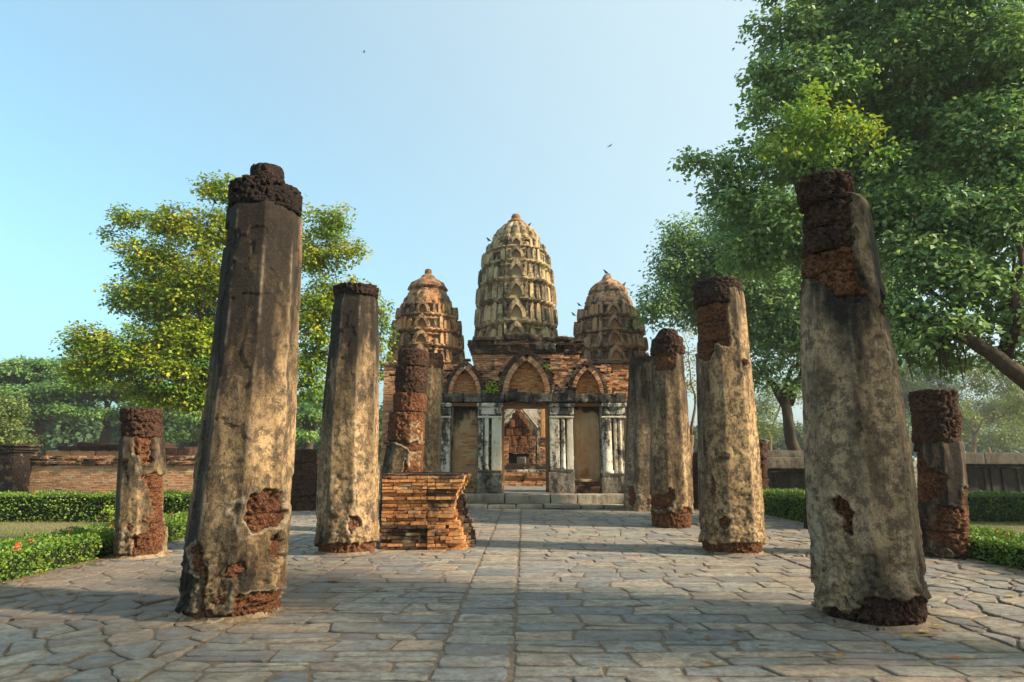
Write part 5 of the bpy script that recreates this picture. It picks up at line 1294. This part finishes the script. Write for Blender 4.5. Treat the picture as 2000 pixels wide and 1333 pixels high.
# --- far trees on the right, hazy
for (lab, px, D, cl, mat, lf, t0) in [
    ('yellow-leaved tree in the gap left of the second right column', 1346, 38, [(1345, 690, 38, 24, 40, .8), (1350, 750, 38, 20, 34, .8), (1340, 640, 40, 20, 22, .4)], 'leaf_yellow', .15, .5),
    ('bright lime tree hanging low behind the wall and second right column', 1500, 52, [(1490, 790, 50, 50, 34), (1530, 760, 52, 50, 34, .8), (1500, 835, 48, 40, 22), (1465, 830, 50, 30, 24), (1420, 790, 54, 40, 40)], 'leaf_far', .17, .55),
    ('pale hazy tree above the far right wall', 1930, 78, [(1930, 800, 76, 60, 34), (1990, 790, 78, 50, 40), (1880, 830, 74, 44, 28), (1960, 850, 70, 60, 20, .6)], 'leaf_far', .25, .5),
    ('pale hazy tree between the nearest right column and the short one', 1770, 84, [(1780, 780, 84, 50, 40), (1740, 820, 82, 40, 34), (1830, 760, 86, 50, 30), (1800, 720, 86, 60, 30), (1750, 740, 84, 40, 40), (1700, 780, 84, 40, 60)], 'leaf_far_green', .28, .55),
    ('lime green tree above the far right wall beside the short broken column', 1900, 58, [(1905, 740, 58, 40, 30, .9), (1970, 735, 56, 50, 34, .9), (1860, 790, 60, 34, 34, .8), (1880, 710, 60, 40, 26, .7), (1990, 790, 58, 40, 34, .9), (1930, 700, 60, 50, 24, .6)], 'leaf_far', .2, .6)]:
    b = at(px, 900, D); b.z = 0
    tree('leafy_tree', lab, b, at(px + 4, 850, D), .22, cl, M[mat], lf, bark='bark_light', group='hazy trees right of the temple', nl=5, per=40, sub=.75, tint0=t0, tvar=.2, twigr=.02)
# --- distant woodland along the horizon
cl = []
r9 = random.Random(11)
for i in range(64):
    px = -500 + i * 48 + r9.uniform(-20, 20); D = r9.uniform(105, 135); h = r9.uniform(24, 46)
    cl.append((px, 886 - h * .8, D, r9.uniform(34, 56), h, .8, r9.uniform(-.15, .15)))
for i in range(26):
    px = -330 + i * 44 + r9.uniform(-16, 16); h = r9.uniform(52, 74) if px < 420 else r9.uniform(44, 60)
    cl.append((px, 890 - h, r9.uniform(82, 92), r9.uniform(34, 50), h * .8, .8, r9.uniform(-.25, .1)))
o, _ = crown(cl, 'distant_woodland', M['leaf_far_green'], None, .9, per=40, sub=1.8, tint0=.5, tvar=.15)
tag(o, 'hazy belt of distant trees along the horizon', 'woodland', kind='stuff')

# ------------------------------------------------------------------ clipped hedges
def hedge(name, label, x0, x1, y0, y1, h, dens=900, flowers=0, leaf=.042, seed=0, wob=.075, rot=None, tint0=.42):
    g = thing('hedge', ((x0 + x1) / 2, (y0 + y1) / 2, 0), label, 'hedge', 'clipped hedges round the paving')
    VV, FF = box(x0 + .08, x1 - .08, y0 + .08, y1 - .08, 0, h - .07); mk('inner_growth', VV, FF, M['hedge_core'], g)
    P = []; Nn = []
    def face(n, f, nrm):
        a = rng.random((n, 3)); P.append(f(a)); Nn.append(np.tile(nrm, (n, 1)))
    face(int((x1 - x0) * (y1 - y0) * dens), lambda a: np.stack([x0 + a[:, 0] * (x1 - x0), y0 + a[:, 1] * (y1 - y0), h - a[:, 2] ** 2 * .09], 1), (0, 0, 1))
    for yy, s_ in ((y0, -1), (y1, 1)): face(int((x1 - x0) * h * dens), lambda a: np.stack([x0 + a[:, 0] * (x1 - x0), yy - s_ * a[:, 2] ** 2 * .1, a[:, 1] * h], 1), (0, s_, .3))
    for xx, s_ in ((x0, -1), (x1, 1)): face(int((y1 - y0) * h * dens), lambda a: np.stack([xx - s_ * a[:, 2] ** 2 * .1, y0 + a[:, 0] * (y1 - y0), a[:, 1] * h], 1), (s_, 0, .3))
    P = np.concatenate(P); Nn = np.concatenate(Nn); K = len(P)
    lump = (fbm(P, 2.2, 3, seed) - .5) * wob * 3; P = P + Nn * lump[:, None] + rng.normal(0, .012, P.shape); P[:, 2] = np.maximum(P[:, 2], .01)
    d = Nn * .7 + rng.normal(0, .7, (K, 3)); t = tint0 + rng.normal(0, .2, K) + (fbm(P, 5, 2, seed + 1) - .5) * .5
    V, F, T = leaves(P, Nn * .6 + rng.normal(0, .6, (K, 3)) + [0, 0, .5], d, leaf * rng.uniform(.6, 1.4, K), t, .7)
    lv = mk('foliage', V, F, M['leaf_hedge'], g, {'tint': T})
    for i in range(flowers):
        p = Vector((random.uniform(x0 + .05, x1 - .05), random.uniform(y0 + .1, y1 - .1), h + .03)); c = rng.normal(0, .022, (22, 3)) * [1, 1, .5] + np.array(p)
        V, F, T = leaves(c, rng.normal(0, .4, (22, 3)) + [0, 0, 1], rng.normal(0, 1, (22, 3)), np.full(22, .035), rng.random(22), .8); mk('flower_head', V, F, M['flower'], g, {'tint': T}, loc=p)
    return g
hedge('hedge', 'low flowering hedge running along the left edge of the paving', -7.95, -6.72, 5.0, 17.0, .36, dens=1500, flowers=24, seed=1)
hedge('hedge', 'taller clipped hedge across the back in front of the left brick wall', -22, -8.3, 16.7, 17.9, .68, dens=700, leaf=.055, flowers=14, seed=2)
hedge('hedge', 'low flowering hedge at the right edge beside the short broken column', 7.5, 8.8, 5.0, 13.6, .36, dens=1500, flowers=22, seed=3)
hedge('hedge', 'dark clipped hedge beneath the wall at the far right edge', 9.2, 20, 16.7, 17.9, .68, dens=700, leaf=.055, flowers=5, seed=4, tint0=.25)
hedge('hedge', 'short green hedge block in the gap right of the second right column', 7.5, 8.9, 14.9, 19.6, .66, dens=900, leaf=.05, flowers=8, seed=5)
# tufts of grass on the lawns
K = 9000; P = np.concatenate([np.stack([rng.uniform(-14, -8.1, K), rng.uniform(9, 16.6, K), np.zeros(K)], 1), np.stack([rng.uniform(9, 15, K // 2), rng.uniform(11, 16.5, K // 2), np.zeros(K // 2)], 1)])
V, F, T = leaves(P, rng.normal(0, 1, P.shape), rng.normal(0, .4, P.shape) + [0, 0, .9], rng.uniform(.03, .09, len(P)), rng.random(len(P)) * .8 + .2, .12, .02)
o = mk('lawn_grass', V, F, M['leaf_far'], None, {'tint': T}); tag(o, 'thin dry grass between the hedges', 'grass', kind='stuff')

# ------------------------------------------------------------------ plants rooted in the masonry
def weed(label, P, r, n, mat='leaf_left', leaf=.09):
    g = thing('small_plant', P, label, 'plant', 'plants rooted in the masonry')
    st = MB()
    for i in range(5):
        e = Vector(P) + Vector((random.uniform(-r, r), random.uniform(-r, 0), random.uniform(.4, 1.3) * r)); a, b = limb(P, e, .012, .005, .2, 4, seed=i); st.add(*tube(a, b, 4))
    st.join('stems', M['bark'], g)
    c = np.array(P) + rng.normal(0, 1, (n, 3)) * [r * .45, r * .3, r * .45] + [0, -.05, r * .6]
    V, F, T = leaves(c, rng.normal(0, .6, (n, 3)) + [0, -.5, .7], rng.normal(0, 1, (n, 3)) - [0, .3, .3], leaf * rng.uniform(.6, 1.3, n), rng.random(n) * .9); mk('foliage', V, F, M[mat], g, {'tint': T})
weed('leafy green plant on the ledge left of the central blind arch', at(961, 768, 21.9), .24, 110, leaf=.12)
weed('small green plant right of the central arch top', at(1066, 722, 21.95), .12, 40)
weed('small plant on the central tower beside its second niche from the bottom', at(984, 622, 33.8), .24, 60)
weed('green tuft on the right flank of the central tower', at(1062, 528, 34.6), .28, 60)
weed('bushy plant growing from the right flank of the right tower', at(1246, 640, 35.2), .55, 200, leaf=.13)
weed('small plant on the left tower flank', at(872, 612, 34.8), .3, 70)
weed('grey green shrub at the wall foot behind the left hedges', Vector((-10.2, 16.4, 0)), .35, 160)

# ------------------------------------------------------------------ birds
def bird(label, P, yaw=0, flying=False, s=1.0, group=None):
    rings = [(-.16, .012, .0), (-.10, .035, .0), (-.03, .055, .01), (.05, .055, .03), (.10, .035, .06), (.13, .036, .075), (.16, .026, .075), (.18, .008, .07), (.205, .002, .066)]
    V, F = [], []; n = 8
    for x, r, z in rings:
        for k in range(n): th = 2 * math.pi * k / n; V.append((x, r * math.cos(th), z + r * math.sin(th) * 1.05))
    for i in range(len(rings) - 1):
        for k in range(n): F.append((i * n + k, i * n + (k + 1) % n, (i + 1) * n + (k + 1) % n, (i + 1) * n + k))
    def plate(pts, t=.006):
        m = len(V); q = len(pts); V.extend([(x, y, z) for x, y, z in pts] + [(x, y, z - t) for x, y, z in pts]); F.append(tuple(range(m, m + q))); F.append(tuple(range(m + 2 * q - 1, m + q - 1, -1)))
        for i in range(q): F.append((m + i, m + i + q, m + (i + 1) % q + q, m + (i + 1) % q))
    plate([(-.14, -.015, .01), (-.30, -.035, -.01), (-.30, .035, -.01), (-.14, .015, .01)])
    if flying:
        for q in (-1, 1): plate([(.07, q * .03, .04), (.10, q * .22, .10), (.0, q * .46, .07), (-.06, q * .25, .08), (-.06, q * .03, .03)])
    else:
        for q in (-1, 1):
            plate([(.07, q * .056, .05), (-.02, q * .062, .045), (-.2, q * .03, -.01), (-.06, q * .06, .0)])
            a, f = tube([(.0, q * .02, -.04), (.01, q * .02, -.11)], [.006, .006], 4); m = len(V); V.extend([tuple(v) for v in a]); F.extend([tuple(i + m for i in t) for t in f])
    V = np.array(V) * s
    if not flying: V = V @ np.array([[math.cos(.45), 0, math.sin(.45)], [0, 1, 0], [-math.sin(.45), 0, math.cos(.45)]])
    c, q = math.cos(yaw), math.sin(yaw); V = V @ np.array([[c, q, 0], [-q, c, 0], [0, 0, 1]])
    if not flying: V[:, 2] -= V[:, 2].min()
    o = mk('bird', V + np.array(P), F, M['black'], None, loc=Vector(P)); tag(o, label, 'bird', 'crows on the towers' if not flying else 'birds in flight')
bird('black bird perched on the right shoulder of the central tower dome', at(1034, 444, 35.6), .3, s=.95)
bird('black bird perched at the upper left of the central tower', at(954, 474, 35.4), 2.7, s=1.1)
bird('black bird on the very tip of the right tower', at(1183, 537, 36), 2.9, s=1.1)
bird('black bird on the right slope of the right tower cap', at(1219, 561, 35.6), .2, s=1.0)
bird('black bird low on the left flank of the right tower', at(1120, 619, 35.5), 3.0, s=.9)
bird('black bird on the left flank of the right tower just above another', at(1131, 600, 35.5), 2.8, s=.9)
bird('blurred small bird flying high above the left of the centre', at(711, 102, 60), .3, True, .7)
bird('small bird flying in the sky right of the central tower', at(1191, 286, 48), .5, True, .75)

# ------------------------------------------------------------------ fallen leaves
def fallen(px, py, L, tint, rot, label=None):
    p = gnd(px, py); p.z = .036; m = 7; V, F = [], []
    for i in range(m):
        t = i / (m - 1); w_ = math.sin(min(1, t * 1.15) * math.pi) ** .8 * .3 * (1 - .25 * t) + .01
        for q in (-1, 0, 1): V.append((t * L - L / 2, q * w_ * L, (abs(q) * .28 * w_ + .14 * (t - .5) ** 2 * random.uniform(.5, 2.2)) * L + .004))
    for i in range(m - 1):
        for q in range(2): a = i * 3 + q; F.append((a, a + 3, a + 4, a + 1))
    V = np.array(V); V += rng.normal(0, L * .01, V.shape); V[:, 2] = np.maximum(V[:, 2], .002); c, s_ = math.cos(rot), math.sin(rot); V = V @ np.array([[c, s_, 0], [-s_, c, 0], [0, 0, 1]])
    o = mk('fallen_leaf', V + np.array(p), F, M['dry_leaf'], None, {'tint': tint}, loc=p)
    tag(o, label or 'small curled brown leaf lying on the paving stones', 'fallen leaf', 'fallen leaves scattered on the paving')
for px, py, L, lab in [(100, 1167, .14, 'curled brown leaf left of a pair on the far left stones'), (138, 1164, .15, 'brown leaf lying close behind another on the far left stones'), (50, 1195, .1, 'brown leaf near the left edge on dark cracked stones'), (138, 1203, .13, 'brown leaf on the blue-grey stones below the left pair'),
                       (735, 1156, .11, 'small brown leaf between the brick altar and the bottom edge'), (397, 1266, .1, 'small brown leaf in front of the tallest left column'), (1340, 1129, .13, 'brown leaf on the lit edge of the paving in front of the second right column'), (1382, 1254, .1, 'orange-brown leaf wedged in a joint left of the nearest right column'),
                       (1347, 1240, .1, 'dark leaf at the corner of a blue slab left of the nearest right column'), (1443, 1239, .12, 'curled leaf on a grey slab nearest the left foot of the thick right column'), (1382, 1308, .13, 'reddish leaf near the bottom edge right of the middle'), (1495, 1272, .12, 'brown leaf in the joint just left of the dark curled one'), (1640, 1293, .12, 'brown leaf touching the dark curled one on its right'),
                       (1865, 1298, .13, 'brown leaf on the paving below and right of the nearest right column'), (1835, 1131, .12, 'brown leaf in front of the short broken right column'), (1983, 1153, .13, 'orange leaf at the right edge of the paving'), (1985, 1326, .11, 'brown leaf in the bottom right corner'), (1262, 1212, .07, 'tiny leaf on a slab right of the middle'),
                       (560, 1120, .11, 'small leaf right of the tallest left column'), (820, 1110, .1, 'small leaf in front of the brick altar'), (1085, 1166, .07, 'tiny leaf on the paving straight below the doorway'), (90, 1135, .1, 'leaf against the foot of the low left hedge'), (60, 1150, .11, 'leaf nearest the camera along the low left hedge'),
                       (1205, 1260, .08, 'tiny brown leaf left of the larger one on blue-grey stone'), (30, 1215, .11, 'leaf at the left edge below the dark cracked stones'), (1545, 1095, .11, 'leaf between the nearest and second right columns'), (1520, 1086, .11, 'leaf just off the right foot of the second right column')]:
    fallen(px, py, L, random.uniform(.1, .6), random.uniform(0, 6), lab)
for px, py, L, t, lab in [(275, 1182, .14, .3, 'pair-sized curled brown leaf nearest left of the tallest left column'), (655, 1139, .22, .5, 'long dry leaf lying between the two front left columns'), (1230, 1278, .09, .3, 'brown leaf on a blue-grey stone right of the centre strip'), (1179, 1311, .08, .55, 'ochre leaf on the large stone at the bottom middle'),
                          (1620, 1291, .1, .15, 'dark brown curled leaf at the bottom left of the nearest right column'), (1780, 1254, .16, .75, 'long yellow leaf at the foot of the nearest right column'), (1808, 1243, .13, 1.0, 'round green-yellow leaf at the right foot of the nearest right column'), (1838, 1232, .12, .8, 'yellow leaf just right of the nearest right column'), (1737, 1273, .11, .6, 'ochre leaf in front of the nearest right column'), (1977, 1172, .16, .9, 'pale yellow leaf near the right edge of the paving'), (1830, 1147, .12, .95, 'pale leaf on the stones behind the nearest right column')]:
    fallen(px, py, L, t, random.uniform(-.6, .6), lab)
# leaf litter along the hedge feet
K = 700; s_ = rng.random(K); side = rng.random(K) < .5
P = np.stack([np.where(side, -6.62 + np.abs(rng.normal(0, .14, K)), 7.4 - np.abs(rng.normal(0, .16, K))), 5 + s_ * 13, np.full(K, .03)], 1)
V, F, T = leaves(P, rng.normal(0, .35, (K, 3)) + [0, 0, 1], rng.normal(0, 1, (K, 3)) * [1, 1, .15], rng.uniform(.03, .08, K), rng.random(K) * .9, .6, .1)
V[:, 2] = np.maximum(V[:, 2], .022)
o = mk('leaf_litter', V, F, M['dry_leaf'], None, {'tint': T}); tag(o, 'dry leaf litter gathered along the hedge feet', 'leaf litter', kind='stuff')
K = 420; P = np.stack([rng.uniform(-6.5, 7.3, K), rng.uniform(4.5, 19, K), np.full(K, .028)], 1)
V, F, T = leaves(P, rng.normal(0, .3, (K, 3)) + [0, 0, 1], rng.normal(0, 1, (K, 3)) * [1, 1, .12], rng.uniform(.012, .04, K), rng.random(K) * .8, .5, .1); V[:, 2] = np.maximum(V[:, 2], .024)
o = mk('leaf_crumbs', V, F, M['dry_leaf'], None, {'tint': T}); tag(o, 'crumbs of dry leaves strewn over the paving', 'leaf litter', kind='stuff')
print('LEAF TRIS', LT[0])

# ------------------------------------------------------------------ dry-season haze in the air
hm = bpy.data.materials.new('haze_air'); hm.use_nodes = True; ht = hm.node_tree; ht.nodes.clear()
ho = ht.nodes.new('ShaderNodeOutputMaterial'); hv = ht.nodes.new('ShaderNodeVolumePrincipled')
hv.inputs['Color'].default_value = (.93, .95, .97, 1); hv.inputs['Density'].default_value = .0006; hv.inputs['Anisotropy'].default_value = .2
ht.links.new(hv.outputs[0], ho.inputs['Volume'])
hz_ = mk('haze', *box(-170, 170, -30, 160, -1.1, 24), hm); hz_['kind'] = 'stuff'
